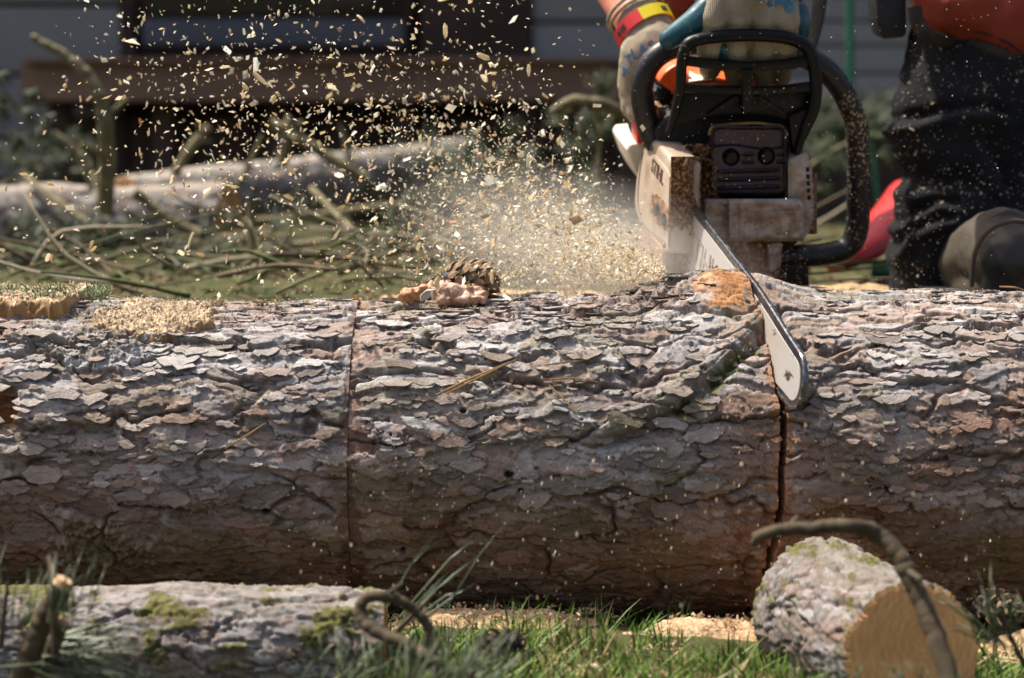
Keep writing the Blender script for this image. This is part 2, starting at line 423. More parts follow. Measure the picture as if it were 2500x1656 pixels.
        C = C * (1 - tr[..., None]) + ((np.array([.33, .16, .065]) * (1 - ss(.03, .0, V)[..., None] * .6) + np.array([.30, .20, .14]) * ss(.03, .0, V)[..., None] * .6) * (.3 + 1.2 * tw[..., None]) + np.array([.10, .10, .09]) * ss(.5, .7, fbm(X * 30, V * 40, 2, 36))[..., None]) * tr[..., None]
    else:
        lump = .010 * np.exp(-(((X + .60) / .14) ** 2 + ((V - .01) / .08) ** 2)) + .006 * np.exp(-(((X + .44) / .05) ** 2 + ((V - .12) / .04) ** 2))
        # knot seat at the far left: whorled dark bark
        wx, wv = UV(190, 850)
        d = np.hypot((X - wx) / .16, (V - wv) / .055); wh = ss(1.1, .3, d)
        H = H + wh * (fbm(X * 130, V * 170, 4, 41, .6) - .45) * .014
        C = C * (1 - .4 * wh[..., None]) + C * .5 * .4 * wh[..., None]
        ox, ov = UV(5, 990); d = np.hypot((X - ox) / .022, (V - ov) / .030); m = ss(1.0, .6, d)
        H = H * (1 - m) - .016 * m; C = C * (1 - m[..., None]) + np.array([.30, .11, .03]) * m[..., None]
        sx, sv = UV(250, 1330); d = np.hypot((X - sx) / .075, (V - sv) / .045); m = ss(1.1, .5, d + (fbm(X * 40, V * 50, 3, 43) - .5))
        H = H + m * (.006 + .016 * fbm(X * 150, V * 150, 3, 44, .6)); g = fbm(X * 260, V * 260, 2, 45)[..., None]
        C = C * (1 - m[..., None]) + (np.array([.16, .115, .065]) * (.3 + 1.5 * g)) * m[..., None]
    if kerf: lump = lump - .0015 * ss(.06, 0, X - x0)
    r = R + H + lump
    Y = -r * np.sin(T); Z = LOG_Z + r * np.cos(T)
    if kerf:
        dk = X - KERF_X(Y, Z) - .0015 * np.sin(V * 60)
        wk = .0036 + .0012 * ss(.10, .03, np.abs(V - .12))
        cut = (np.abs(dk) < wk) & (T > math.radians(-60)) & (T < math.radians(160))
        r = np.where(cut, .055, r); Y = -r * np.sin(T); Z = LOG_Z + r * np.cos(T)
        C = np.where(cut[..., None], np.array([.26, .12, .06]) , C)
        near = (ss(.016, .005, np.abs(dk) + (fbm(X * 120, V * 120, 3, 37) - .5) * .014) * (~cut))[..., None] * .85
        C = C * (1 - near) + (np.array([.30, .16, .09]) * (.5 + fbm(X * 200, V * 260, 2, 38)[..., None])) * near
    t = thing(name, (float((x0 + x1) / 2), 0, 0), label, 'log')
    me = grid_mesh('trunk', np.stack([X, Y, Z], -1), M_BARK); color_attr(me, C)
    o = obj('trunk', me, t)
    # the two sawn ends
    for end, xx in ((0, x0), (-1, x1)):
        vs = [(xx, 0, LOG_Z)] + [(xx, float(Y[end, j]), float(Z[end, j])) for j in range(0, len(th), 3)]
        n = len(vs) - 1
        fs = [(0, 1 + j, 1 + (j + 1) % n) for j in range(n)]
        obj('cut_face', mesh_from('cut_face', vs, fs, M_WOOD, False), t)
    return t, xs, th, r, C
CUT_X = (860 - 1250) / 2085.0
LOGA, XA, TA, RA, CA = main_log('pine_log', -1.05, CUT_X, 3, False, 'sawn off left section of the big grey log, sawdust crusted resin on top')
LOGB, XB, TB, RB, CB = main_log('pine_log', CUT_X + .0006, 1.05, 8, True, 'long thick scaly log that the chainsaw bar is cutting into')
# ---------------------------------------------------------------- chainsaw
def dusty(name, base, rough=.5, dust=.5, lo=.56, hi=.66, dcol=lin(196, 168, 128), scale=170, metal=0, spec=.45, base2=None, bscale=12):
    """a surface with sawdust flecks sticking to it"""
    t = NT(name); n = t.noise(scale, 3, .55); big = t.noise(9, 3, .6)
    b = base
    if base2 is not None: b = t.ramp(t.noise(bscale, 5, .65), [(.35, base), (.65, base2)])
    m = t.n('ShaderNodeMath', operation='MULTIPLY'); t.l(n, m.inputs[0])
    ad = t.n('ShaderNodeMath', operation='ADD'); t.l(big, ad.inputs[0]); ad.inputs[1].default_value = .5; t.l(ad.outputs[0], m.inputs[1])
    f = t.ramp(m.outputs[0], [(lo, (0, 0, 0)), (hi, (dust,) * 3)])
    c = t.mix(f, b, dcol); t.bump(n, .25, .0006)
    r = t.ramp(f, [(0, (rough,) * 3), (.5, (.9,) * 3)])
    return t.set(c, r, metal, spec)
M_BLACK = dusty('black_plastic', (.004, .004, .0045, 1), .42, .6, .70, .76, scale=260, spec=.25)
M_GRIP = dusty('black_rubber_grip', (.009, .009, .010, 1), .42, .7, .70, .76)
M_GRIPD = dusty('black_rubber_grip_flecked', (.009, .009, .010, 1), .5, .8, .56, .64, scale=230)
M_ORANGE = dusty('orange_plastic', lin(226, 92, 24), .35, .5, .62, .74)
M_PALE = dusty('dusty_grey_casting', lin(182, 176, 166), .45, .62, .42, .66, lin(108, 76, 50), 75, base2=lin(150, 126, 100), bscale=30)
M_BEIGE = dusty('dusty_cover', lin(180, 168, 152), .30, .40, .44, .72, lin(136, 106, 76), 50, base2=lin(150, 128, 104), bscale=14)
M_DIRT = noisy('packed_sawdust_dirt', [(.25, lin(48, 28, 15)), (.5, lin(104, 66, 38)), (.72, lin(206, 176, 132))], 190, .95, .8, 240, .003)
M_MUFF = dusty('muffler_steel', lin(44, 37, 31), .30, .6, .62, .68, metal=.55, base2=lin(58, 51, 62), bscale=14, scale=230)
M_STEEL = noisy('worn_steel', [(.3, lin(58, 58, 60)), (.7, lin(150, 150, 150))], 60, .28, .2, 200, .0004, metal=.95)
M_CHAIN = noisy('oily_chain_steel', [(.3, lin(60, 60, 64)), (.7, lin(140, 140, 146))], 140, .3, .2, 300, .0004, metal=.9)
t = NT('painted_bar'); n1 = t.noise(60, 4, .7, stretch=(1, .35, 1)); n2 = t.noise(11, 3, .6)
c = t.mix(t.ramp(n1, [(.60, (0, 0, 0)), (.63, (1, 1, 1))]), lin(168, 164, 160), lin(52, 44, 38)); c = t.mix(t.ramp(n2, [(.5, (0, 0, 0)), (.8, (.6,) * 3)]), c, lin(170, 150, 128))
M_BAR = t.set(c, .42, 0, .5)
M_DARK = noisy('dark_engine', [(.3, (.006, .006, .006)), (.7, (.02, .018, .016))], 60, .7, .3)
M_WHITE = noisy('cream_plastic', [(.3, lin(214, 204, 182)), (.7, lin(240, 232, 214))], 30, .5, .1)
M_RED = noisy('red_plastic', [(.3, lin(176, 30, 28)), (.7, lin(206, 48, 40))], 12, .4, .1)
M_LETTER = noisy('dark_lettering', [(.3, lin(60, 44, 34)), (.7, lin(100, 78, 60))], 120, .8, .2)

CR = Vector((KERF_X(.25, .4655), .25, .4655)); TIP = Vector((KERF_X(-.25, .30), -.25, .30))
SF = (TIP - CR).normalized(); SN = Vector((1, .20, -.05)).normalized()
SN = (SN - SF * SN.dot(SF)).normalized(); SU = SN.cross(SF); SU = SU if SU.z > 0 else -SU
BL = (TIP - CR).length
def SP_(f, u, s): return CR + SF * f + SU * u + SN * s
def PF(px, py, c):
    d = ray(px, py); return CAM + d * ((c + (CR - CAM).dot(SF)) / d.dot(SF))
def PS(px, py, s):
    d = ray(px, py); return CAM + d * ((s + (CR - CAM).dot(SN)) / d.dot(SN))
SAW = thing('chainsaw', CR - Vector((0, 0, .1)), 'dusty orange and black chainsaw with its bar sunk in the log', 'chainsaw')
def extr(name, pts, c, depth, mat, parent=SAW, bevel=.002, seg=2):
    fr = [PF(x, y, c) for x, y in pts]; return prism(name, fr, [p - SF * depth for p in fr], mat, parent, bevel, seg)
# bar
def bar_outline(grow=0.0):
    pts = []
    for k in range(25):
        f = -.06 + (BL - .032 + .06) * k / 24; w = .0425 - .0115 * ss(.58, 1.0, f / BL) + grow
        pts.append((f, float(w)))
    r = pts[-1][1]; f0 = pts[-1][0]
    arc = [(f0 + math.sin(a) * r, math.cos(a) * r) for a in np.linspace(0, math.pi, 19)[1:-1]]
    return pts + arc + [(f, -w) for f, w in reversed(pts)]
ol = bar_outline()
prism('guide_bar', [SP_(f, u, -.0024) for f, u in ol], [SP_(f, u, .0024) for f, u in ol], M_CHAIN, SAW, .0005, 1)
ol = bar_outline(-.0075)[3:-3]
prism('painted_panel', [SP_(f, u, -.0029) for f, u in ol], [SP_(f, u, .0029) for f, u in ol], M_BAR, SAW, .0003, 1)
bm = bmesh.new()
path = [SP_(f, u, 0) for f, u in bar_outline(.0014)]
cum = [0]
for a, b in zip(path, path[1:]): cum.append(cum[-1] + (b - a).length)
def along(s):
    i = min(max(np.searchsorted(cum, s) - 1, 0), len(path) - 2); q = (s - cum[i]) / (cum[i + 1] - cum[i])
    return path[i].lerp(path[i + 1], q), (path[i + 1] - path[i]).normalized()
def addbox(bm, c, ax, ay, az, lx, ly, lz):
    M = Matrix((ax, ay, az)).transposed().to_4x4(); M.translation = c
    bmesh.ops.create_cube(bm, size=1, matrix=M @ Matrix.Diagonal((lx, ly, lz, 1)))
rib_ = []                                      # the drive links run as one band in the groove
for i, p in enumerate(path):
    tdir = (path[min(i + 1, len(path) - 1)] - path[max(i - 1, 0)]).normalized(); out = tdir.cross(SN)
    rib_.append([bm.verts.new(p + SN * a + out * b) for a, b in ((-.0029, -.0026), (-.0029, .0016), (-.0014, .0026), (.0014, .0026), (.0029, .0016), (.0029, -.0026))])
for A, B in zip(rib_, rib_[1:]):
    for q in range(6): bm.faces.new((A[q], A[(q + 1) % 6], B[(q + 1) % 6], B[q]))
s = .004; k = 0
while s < cum[-1]:
    c, tdir = along(s); out = tdir.cross(SN)
    out = out if out.dot(c - SP_(BL * .5, 0, 0)) > 0 or abs(out.dot(SU)) < .5 else out
    if (k % 2) == 0:
        for sd in (-1, 1): addbox(bm, c + SN * .0026 * sd, tdir, SN, out, .0092, .0012, .0040)
    else:
        addbox(bm, c, tdir, SN, out, .0092, .0040, .0042)
        if k % 8 == 1: addbox(bm, c + out * .0026 + SN * (.0012 if k % 8 == 1 else -.0012), tdir, SN, out, .0060, .0034, .0012)
    s += .0078; k += 1
bmesh.ops.bevel(bm, geom=list(bm.edges), offset=.0004, segments=1, affect='EDGES')
bm_obj('saw_chain', bm, M_CHAIN, SAW, False)
# lettering on the bar
text_obj('bar_lettering', 'STIHL', SP_(.115, -.004, -.0033), SF, SU, .050, noisy('worn_grey_print', [(.3, lin(112, 104, 98)), (.7, lin(168, 160, 152))], 160, .6, .1), SAW, .0003)
# clutch cover on the near left flank
sl_ = -.034
side = [(1577, 345), (1588, 338), (1606, 350), (1628, 375), (1644, 398), (1640, 428), (1636, 520), (1632, 621), (1600, 588), (1567, 556), (1549, 515), (1547, 490), (1552, 435), (1564, 380)]
fr = [PS(x, y, sl_) for x, y in side]
cover = prism('clutch_cover', fr, [p + SN * .040 for p in fr], M_BEIGE, SAW, .011, 5)
panel = [(1585, 372), (1600, 380), (1626, 412), (1634, 432), (1630, 600), (1606, 578), (1574, 540), (1572, 470), (1578, 400)]
fr = [PS(x, y, sl_ - .0016) for x, y in panel]
prism('cover_panel', fr, [p + SN * .003 for p in fr], M_BEIGE, cover, .0012, 2)
rec = [(1592, 472), (1604, 474), (1620, 490), (1630, 508), (1632, 540), (1628, 566), (1612, 556), (1594, 538), (1586, 515), (1587, 490)]
fr = [PS(x, y, sl_ - .0024) for x, y in rec]
prism('nut_recess', fr, [p + SN * .003 for p in fr], M_DIRT, cover, .0006, 1)
for (nx, ny) in ((1606, 512), (1622, 535)):
    c0 = PS(nx, ny, sl_ - .003)
    ring = [c0 + SF * math.cos(a) * .0075 + SU * math.sin(a) * .0095 for a in np.linspace(0, 2 * math.pi, 7)[:-1]]
    prism('bar_nut', [p - SN * .005 for p in ring], ring, M_STEEL, cover, .001, 2)
text_obj('cover_lettering', 'STIHL', PS(1605, 420, sl_ - .0022), SF, SU, .026, M_LETTER, cover, .0004)
for (nx, ny) in ((1592, 362), (1566, 545), (1622, 600)):
    c0 = PS(nx, ny, sl_ - .0006); rg = [c0 + SF * math.cos(a) * .0042 + SU * math.sin(a) * .0042 for a in np.linspace(0, 2 * math.pi, 11)[:-1]]
    prism('cover_screw', [p - SN * .0018 for p in rg], rg, M_STEEL, cover, .0005, 1)
tube_obj('cover_seam', [PS(x, y, sl_ - .0004) for x, y in ((1570, 372), (1560, 440), (1559, 505), (1574, 548), (1612, 590))], .0009, M_LETTER, cover, seg=5)
# packed dirt in the open mouth of the cover, clumps round the sprocket
def hf(name, px0, px1, py0, py1, c0, hfun, mat, parent=SAW, nx=60, ny=60, back=.05):
    U, V = np.meshgrid(np.linspace(0, 1, nx), np.linspace(0, 1, ny), indexing='ij')
    h = hfun(U, V); rim = np.minimum(np.minimum(U, 1 - U), np.minimum(V, 1 - V)) < 1e-6
    h = np.where(rim, h - back, h); X = np.zeros((nx, ny, 3))
    for i in range(nx):
        for j in range(ny):
            uu, vv = U[i, j], V[i, j]
            if rim[i, j]: uu = .5 + (uu - .5) * (1 - 2.0 / nx); vv = .5 + (vv - .5) * (1 - 2.0 / ny)
            X[i, j] = PF(px0 + (px1 - px0) * uu, py0 + (py1 - py0) * vv, c0 + h[i, j])
    return obj(name, grid_mesh(name, X[:, ::-1], mat, False), parent)
CF = (PS(1636, 520, sl_) - CR).dot(SF)
hf('packed_dirt', 1636, 1712, 380, 652, CF + .001, lambda u, v: .012 * fbm(u * 6, v * 20, 4, 201, .6) - .05 * ss(.55, 1, u) * ss(.6, .2, v), M_DIRT, SAW, 46, 110)
hf('sprocket_dirt', 1672, 1765, 350, 505, -.050, lambda u, v: .035 * fbm(u * 7, v * 10, 4, 202, .62) - .03 * ss(.8, 1, u), M_DIRT, SAW, 60, 90)
# muffler
def muff(u, v):
    x = (u - .5) * 200; y = (v - .5) * 178                       # in photograph pixels
    qx = np.abs(x) - 72; qy = np.abs(y) - 62; d = np.hypot(np.maximum(qx, 0), np.maximum(qy, 0)) + np.minimum(np.maximum(qx, qy), 0) - 27
    h = -.016 * ss(-12, 2, d) - .06 * ss(0, 6, d)
    h += .004 * ss(-15, -10, d) * ss(-5, -9, d)
    band = -30 + 5 * np.sin(x / 28)
    h -= .006 * ss(band + 2, band - 4, y) * ss(-10, -16, d)
    for cx, cy in ((-43, -6), (43, -9)):
        r = np.hypot(x - cx, y - cy); h -= .010 * ss(22, 16, r); h += .006 * ss(10, 7, r)
    for ry in (26, 46, 66): h += .0035 * np.exp(-((y - ry + x * .03) / 3.2) ** 2) * ss(78, 70, np.abs(x))
    for ry in (-14, 4): h += .0028 * np.exp(-((y - ry) / 3) ** 2) * (ss(16, 12, np.abs(x + 1)) + ss(12, 9, np.abs(x - 80)))
    return h
mf = hf('muffler', 1727, 1928, 301, 480, -.030, muff, M_MUFF, SAW, 120, 110, .06)
rim = [(1732, 330), (1740, 312), (1775, 305), (1815, 302), (1850, 301), (1880, 305), (1908, 310), (1922, 330)]
tube_obj('muffler_rim', [PF(x, y, -.036) for x, y in rim], .0022, noisy('scorched_rim', [(.3, lin(120, 92, 56)), (.7, lin(160, 130, 84))], 80, .4, .1, metal=.7), mf, seg=6)
for cx, cy in ((1785, 385), (1870, 382)):
    c0 = PF(cx, cy, -.034); ring = [c0 + SN * math.cos(a) * .0075 + SU * math.sin(a) * .0075 for a in np.linspace(0, 2 * math.pi, 13)[:-1]]
    prism('muffler_bolt', [p + SF * .004 for p in ring], ring, M_DARK, mf, .001, 2)
# front of the crankcase
def tank(u, v):
    px = 1700 + 265 * u; py = 484 + 108 * v
    h = .004 * (fbm(u * 9, v * 5, 3, 203) - .5)
    h += .010 * ss(1776, 1780, px) - .006 * ss(1838, 1834, px) * ss(0, 1, u) * 0
    h += np.where((px > 1833) & (py < 522 - (px - 1833) * .06), -.006, 0) - .003 * ss(2, 0, np.abs(px - 1803))
    cr_ = np.hypot(np.maximum(px - 1940, 0), np.maximum(np.abs(py - 538) - 30, 0)); h -= .07 * ss(21, 27, cr_) + .006 * ss(12, 20, cr_)
    return h - .05 * ss(1722, 1700, px)
hf('crankcase_front', 1700, 1965, 484, 592, -.006, tank, M_PALE, SAW, 110, 60, .06)
extr('bumper_base', [(1752, 582), (1898, 586), (1912, 600), (1908, 660), (1870, 700), (1800, 690), (1760, 640)], -.020, .09, M_DIRT, bevel=.004)
extr('front_leg', [(1874, 596), (1912, 592), (1908, 652), (1880, 668)], -.012, .05, M_PALE, bevel=.004)
extr('engine_block', [(1600, 320), (1640, 280), (1930, 278), (1958, 400), (1955, 590), (1890, 640), (1740, 650), (1660, 640), (1650, 560)], -.075, .13, M_DARK, bevel=.006)
# starter housing on the far right flank
sh = extr('starter_housing', [(1924, 392), (1948, 384), (1974, 372), (1986, 415), (1991, 480), (1990, 530), (1980, 566), (1962, 590), (1924, 592)], -.032, .13, M_PALE, bevel=.008, seg=3)
for k in range(5):
    y0 = 410 + k * 17
    extr('vent_slot', [(1968 + k * .8, y0), (1976 + k * .8, y0 - 1), (1977 + k * .8, y0 + 10), (1969 + k * .8, y0 + 11)], -.0305, .004, M_DARK, sh, .0006, 1)
hf('starter_dirt', 1972, 1996, 420, 575, -.040, lambda u, v: .010 * fbm(u * 4, v * 16, 4, 207, .62) - .02 * ss(.6, 1, u), M_DIRT, sh, 16, 60, .02)
extr('bright_edge', [(1924, 400), (1929, 400), (1931, 486), (1925, 486)], -.0300, .01, M_PALE, sh, .0006, 1)
# orange hood with its paper label
hood = extr('top_cover', [(1655, 300), (1658, 222), (1690, 206), (1760, 198), (1830, 196), (1900, 206), (1918, 222), (1932, 292), (1930, 345), (1912, 345), (1905, 300)], -.085, .16, M_ORANGE, bevel=.008, seg=3)
extr('hood_flank', [(1607, 202), (1622, 178), (1645, 162), (1675, 150), (1680, 262), (1655, 268), (1648, 232)], -.110, .10, M_ORANGE, hood, .006, 3)
lb = [PF(1681, 203, -.088), PF(1740, 196, -.086), PF(1722, 176, -.15), PF(1683, 176, -.15)]
prism('paper_label', [p + SU * .002 for p in lb], [p + SU * .0005 for p in lb], M_WHITE, hood, .0002, 1)
extr('hood_mark', [(1862, 203), (1866, 203), (1864, 212), (1860, 212)], -.0840, .002, M_DARK, hood, .0002, 1)
extr('intake_shroud', [(1596, 222), (1640, 216), (1652, 262), (1640, 330), (1600, 330)], -.130, .06, M_DARK, bevel=.004)
for k in range(5):
    c0 = PF(1606 + k * 8, 226 + k * 1.5, -.118)
    rg = [c0 + (SU * math.sin(a) + SF * math.cos(a) * .5) * .0085 for a in np.linspace(0, 2 * math.pi, 15)]
    tube_obj('spring_coil', rg, .0016, M_BLACK, SAW, seg=6, n=2)
extr('side_shield', [(1600, 258), (1622, 262), (1640, 318), (1648, 352), (1604, 340)], -.095, .03, M_DIRT, bevel=.003)
# wrap handle
hp = [(1640, 390, -.10), (1598, 345, -.10), (1578, 290, -.10), (1567, 225, -.10), (1578, 172, -.10), (1612, 132, -.10), (1665, 112, -.10), (1760, 112, -.10), (1860, 122, -.10), (1950, 134, -.10),
      (2010, 165, -.10), (2058, 222, -.10), (2088, 292, -.10), (2096, 360, -.10), (2096, 470, -.10), (2092, 560, -.10), (2066, 606, -.10), (2010, 622, -.10), (1950, 626, -.10), (1890, 628, -.10)]
hpts = [PF(*p) for p in hp]
tube_obj('front_handle', hpts[:12], .0158, M_GRIP, SAW, seg=16, n=8)
tube_obj('side_handle', [hpts[11].lerp(hpts[10], .03)] + hpts[12:], [.0160, .0166, .0166, .0166], M_GRIPD, SAW, seg=16, n=8)
extr('handle_foot', [(1900, 640), (1975, 646), (1979, 712), (1905, 715)], -.085, .04, M_GRIPD, bevel=.005)
# front hand guard
gd = [(1632, 325), (1645, 285), (1660, 220), (1664, 160), (1672, 122), (1692, 101), (1752, 90), (1830, 86), (1900, 90), (1950, 102), (1976, 124), (1988, 165), (1992, 215), (1986, 268), (1964, 320), (1944, 376)]
guard = tube_obj('hand_guard', [PF(x, y, -.042) for x, y in gd], [.0045, .006, .0072, .0078, .0082, .0085, .0088, .0088, .0088, .0088, .0088, .0088, .0088, .0075, .005], M_BLACK, SAW, seg=10, n=6)
def gpart(name, pts, c=-.040, d=.014, par=None): return extr(name, pts, c, d, M_BLACK, par or guard, .0018, 2)
gpart('guard_bar', [(1672, 140), (1750, 150), (1840, 156), (1920, 150), (1984, 138), (1986, 160), (1920, 172), (1840, 178), (1750, 172), (1672, 162)])
gpart('guard_bar', [(1664, 206), (1750, 214), (1840, 217), (1920, 214), (1990, 204), (1988, 222), (1920, 230), (1840, 233), (1750, 230), (1662, 224)])
gpart('guard_post', [(1812, 170), (1840, 170), (1834, 276), (1814, 276)], -.036, .02)
gpart('guard_panel', [(1658, 228), (1990, 224), (1986, 262), (1972, 300), (1945, 300), (1905, 288), (1830, 282), (1740, 286), (1690, 296), (1648, 312), (1640, 300)], -.052, .012)
gpart('guard_rib', [(1845, 236), (1858, 234), (1920, 276), (1906, 282)], -.046, .01)
gpart('guard_rib', [(1806, 236), (1794, 234), (1726, 280), (1742, 286)], -.046, .01)
gpart('guard_arm', [(1926, 285), (1990, 258), (1974, 310), (1950, 380), (1940, 386), (1934, 350)], -.044, .018)
# rear end seen past the left flank
extr('rear_guard', [(1530, 366), (1538, 352), (1600, 346), (1600, 470), (1566, 448), (1548, 415)], -.24, .10, M_WHITE, bevel=.005, seg=3)
extr('rear_stripe', [(1556, 296), (1580, 300), (1584, 350), (1556, 352)], -.23, .04, M_RED, bevel=.002)
extr('fuel_tank', [(1618, 610), (1700, 620), (1710, 730), (1626, 725)], -.16, .16, noisy('dusty_red_tank', [(.3, lin(112, 62, 48)), (.6, lin(140, 108, 84))], 24, .8, .3), bevel=.01, seg=3)
tube_obj('rear_handle', [PF(1640, 190, -.22), PF(1590, 205, -.27), PF(1562, 240, -.30), PF(1556, 300, -.30), PF(1580, 350, -.26)], .015, M_BLACK, SAW, seg=12)
# ---------------------------------------------------------------- person
t = NT('knit_glove'); tc = t.n('ShaderNodeTexCoord')
w = t.n('ShaderNodeTexWave', wave_type='BANDS', bands_direction='X'); w.inputs['Scale'].default_value = 120; w.inputs['Distortion'].default_value = 5.5; w.inputs['Detail'].default_value = 1; w.inputs['Detail Scale'].default_value = .12
t.l(tc.outputs['Object'], w.inputs[0]); n2 = t.noise(22, 4, .6)
c = t.ramp(w.outputs['Fac'], [(.15, lin(142, 130, 112)), (.6, lin(186, 174, 154))]); c = t.mix(.8, c, t.ramp(n2, [(.3, (.62, .6, .58)), (.7, (1.1, 1.08, 1.05))]), 'MULTIPLY')
t.bump(w.outputs['Fac'], .8, .0012); M_KNIT = t.set(c, .95, 0, .15)
M_BLUE = noisy('blue_latex', [(.3, lin(16, 58, 70)), (.55, lin(34, 84, 94)), (.75, lin(96, 128, 124))], 26, .38, .25, 120, .001)
M_BLUEINK = noisy('blue_ink', [(.3, lin(48, 108, 150)), (.7, lin(70, 132, 172))], 90, .8, .1)
M_SKIN = noisy('skin', [(.3, lin(150, 88, 68)), (.7, lin(184, 120, 98))], 22, .5, .2, 260, .0006)
t = NT('dark_trousers'); nb = t.noise(7, 3, .6); wv = t.noise(420, 2, .5)
c = t.ramp(nb, [(.3, lin(27, 28, 30)), (.7, lin(42, 43, 45))]); t.bump(wv, .35, .0006); M_TROU = t.set(c, .95, 0, .08)
M_JACKET = noisy('rust_red_jacket', [(.3, lin(120, 42, 24)), (.7, lin(146, 58, 34))], 9, .75, .35, 340, .0008)
M_HEM = noisy('dark_hem', [(.3, lin(36, 32, 28)), (.7, lin(54, 48, 42))], 60, .8, .3)
M_BOOT = noisy('boot_leather', [(.25, lin(48, 42, 34)), (.55, lin(74, 66, 54)), (.8, lin(104, 94, 78))], 16, .7, .4, 120, .0012)
M_RUBBER = noisy('boot_rubber', [(.3, (.008, .008, .008)), (.7, (.02, .019, .018))], 20, .55, .2)
MAN = thing('person', (.55, .75, .36), 'crouching worker in dark trousers and rust red jacket gripping the chainsaw with gloved hands', 'person')
GZ = .36
kneeR, footR, hipR = Vector((.335, .80, .70)), Vector((.30, 1.10, GZ + .05)), Vector((.45, 1.12, 1.02))
kneeL, footL, hipL = P(2385, 60, .60), P(2330, 720, .56), Vector((.66, 1.12, 1.02))
handF = PF(1850, 20, -.085); wristF = PF(1880, -150, -.10); elbF = Vector((.62, .78, 1.10)); shF = Vector((.62, .88, 1.45))
wristR = PF(1562, 52, -.285); elbR = Vector((.12, .88, .96)); shR = Vector((.30, .86, 1.45)); handR = PF(1572, 200, -.27)
chest = Vector((.46, .86, 1.36)); belly = Vector((.53, 1.02, 1.12)); neck = Vector((.46, .74, 1.52)); head = Vector((.45, .63, 1.63))
def folds(seed, amp, sx=8, sz=26):
    return lambda co, nr: amp * (fbm(co[:, 0] * sx + co[:, 1] * 5 + 20, co[:, 2] * sz + co[:, 0] * 6, 3, seed) - .5) * 2
blob('body', [(belly, .125, chest, .13), (chest, .11, neck, .06), (neck, .055, head, .06), (head, .085, head + Vector((0, -.02, .06)), .095), (head + Vector((0, -.05, -.03)), .06, head + Vector((0, -.075, -.045)), .045),
              (chest, .10, shR, .07), (chest, .10, shF, .07), (shR, .055, elbR, .045), (elbR, .045, wristR + (elbR - wristR) * .3, .043), (wristR + (elbR - wristR) * .3, .043, wristR, .036), (wristR, .034, handR, .022), (shF, .055, elbF, .045), (elbF, .043, wristF, .031), (wristF, .028, handF, .022),
              (belly, .12, hipR, .10), (belly, .12, hipL, .10), (hipR, .085, kneeR, .055), (kneeR, .055, footR, .04), (hipL, .085, kneeL, .058), (kneeL, .055, footL, .042),
              (head + Vector((0, -.10, .015)), .014, head + Vector((0, -.112, -.005)), .017)],
     M_SKIN, MAN, .008, 4)
blob('hair', [(head + Vector((0, .02, .07)), .085, head + Vector((0, .03, .03)), .088)], noisy('dark_hair', [(.3, (.02, .012, .008)), (.7, (.05, .03, .02))], 80, .7, .6, 300, .004), MAN, .01, 2)
# trousers
pl = [P(2350, 790, .58), P(2336, 640, .57), P(2336, 560, .57), P(2352, 480, .58), P(2362, 390, .58), P(2352, 300, .58), P(2368, 220, .58), P(2392, 90, .60)]
pr = [.100, .103, .103, .100, .101, .112, .106, .106]
caps = [(pl[i], pr[i], pl[i + 1], pr[i + 1]) for i in range(len(pl) - 1)] + [(pl[-1], .098, P(2420, -60, .68), .11), (P(2420, -60, .68), .11, hipL, .125), (hipL, .125, hipR, .125), (hipR, .12, kneeR, .085), (kneeR, .085, footR + Vector((0, 0, .05)), .068), (belly, .13, (hipL + hipR) / 2, .14)]
def trou_disp(co, nr):
    x, y, z = co[:, 0], co[:, 1], co[:, 2]
    d = .007 * (fbm(x * 9 + 3, z * 22 + x * 9, 3, 301) - .5) * 2 + .0022 * (fbm(x * 60, z * 70, 2, 302) - .5)
    leg = ss(.42, .50, x) * ss(.9, .8, y)
    def crease(pts, w, amp):
        qs = [P(a, b, .49) for a, b in pts]; dd, side, par = seg_dist(x, z, [(q.x, q.z) for q in qs])
        return amp * (-np.exp(-(dd / w) ** 2) + .9 * np.exp(-((dd - w * 1.9) / (w * 1.2)) ** 2) * (side < 0)) * ss(0, .12, par) * ss(1, .8, par)
    d = d + leg * (crease([(2150, 292), (2240, 285), (2330, 262), (2430, 262), (2490, 300)], .0075, .010)
                   + crease([(2190, 560), (2240, 515), (2290, 490), (2380, 500)], .008, .010)
                   + crease([(2180, 640), (2220, 570), (2290, 530), (2350, 525)], .007, .009)
                   + crease([(2400, 330), (2440, 400), (2470, 480)], .010, .009)
                   + crease([(2210, 420), (2260, 440), (2330, 440), (2420, 460)], .014, .008))
    return d
TROU = blob('trousers', caps, M_TROU, MAN, .005, 3, trou_disp)
# jacket: body, sleeves to the elbow, front flap hanging over the thigh
jc = [(belly + Vector((0, 0, .02)), .165, chest, .165), (chest, .12, neck + Vector((0, .02, -.03)), .075), (chest, .13, shR, .09), (chest, .13, shF, .09), (shR, .082, shR.lerp(elbR, .85), .066), (shF, .082, shF.lerp(elbF, 1.0), .070),
      (belly, .15, P(2400, -120, .66), .12), (P(2345, -60, .56), .075, P(2355, 10, .52), .062), (P(2420, -60, .58), .10, P(2440, 40, .55), .085), (P(2560, -40, .66), .12, P(2560, 90, .62), .10),
      (P(1740, -120, .86), .07, P(1690, -12, .82), .055)]
JK = blob('jacket', jc, M_JACKET, MAN, .007, 4, folds(311, .006, 7, 14))
hem = [(2232, 20), (2240, 62), (2268, 92), (2320, 108), (2380, 118), (2440, 136), (2500, 172), (2560, 215)]
def on_blob(px, py, o, push=.0):
    d = ray(px, py).normalized(); ok, loc, nr, _ = o.ray_cast(world_of(o).inverted() @ CAM, d)
    return (loc + nr * push) if ok else None
hp_ = []
for x, y in hem:
    q = on_blob(x, y - 10, JK) or P(x, y - 10, .46); hp_.append(q - Vector((0, .002, .004)))
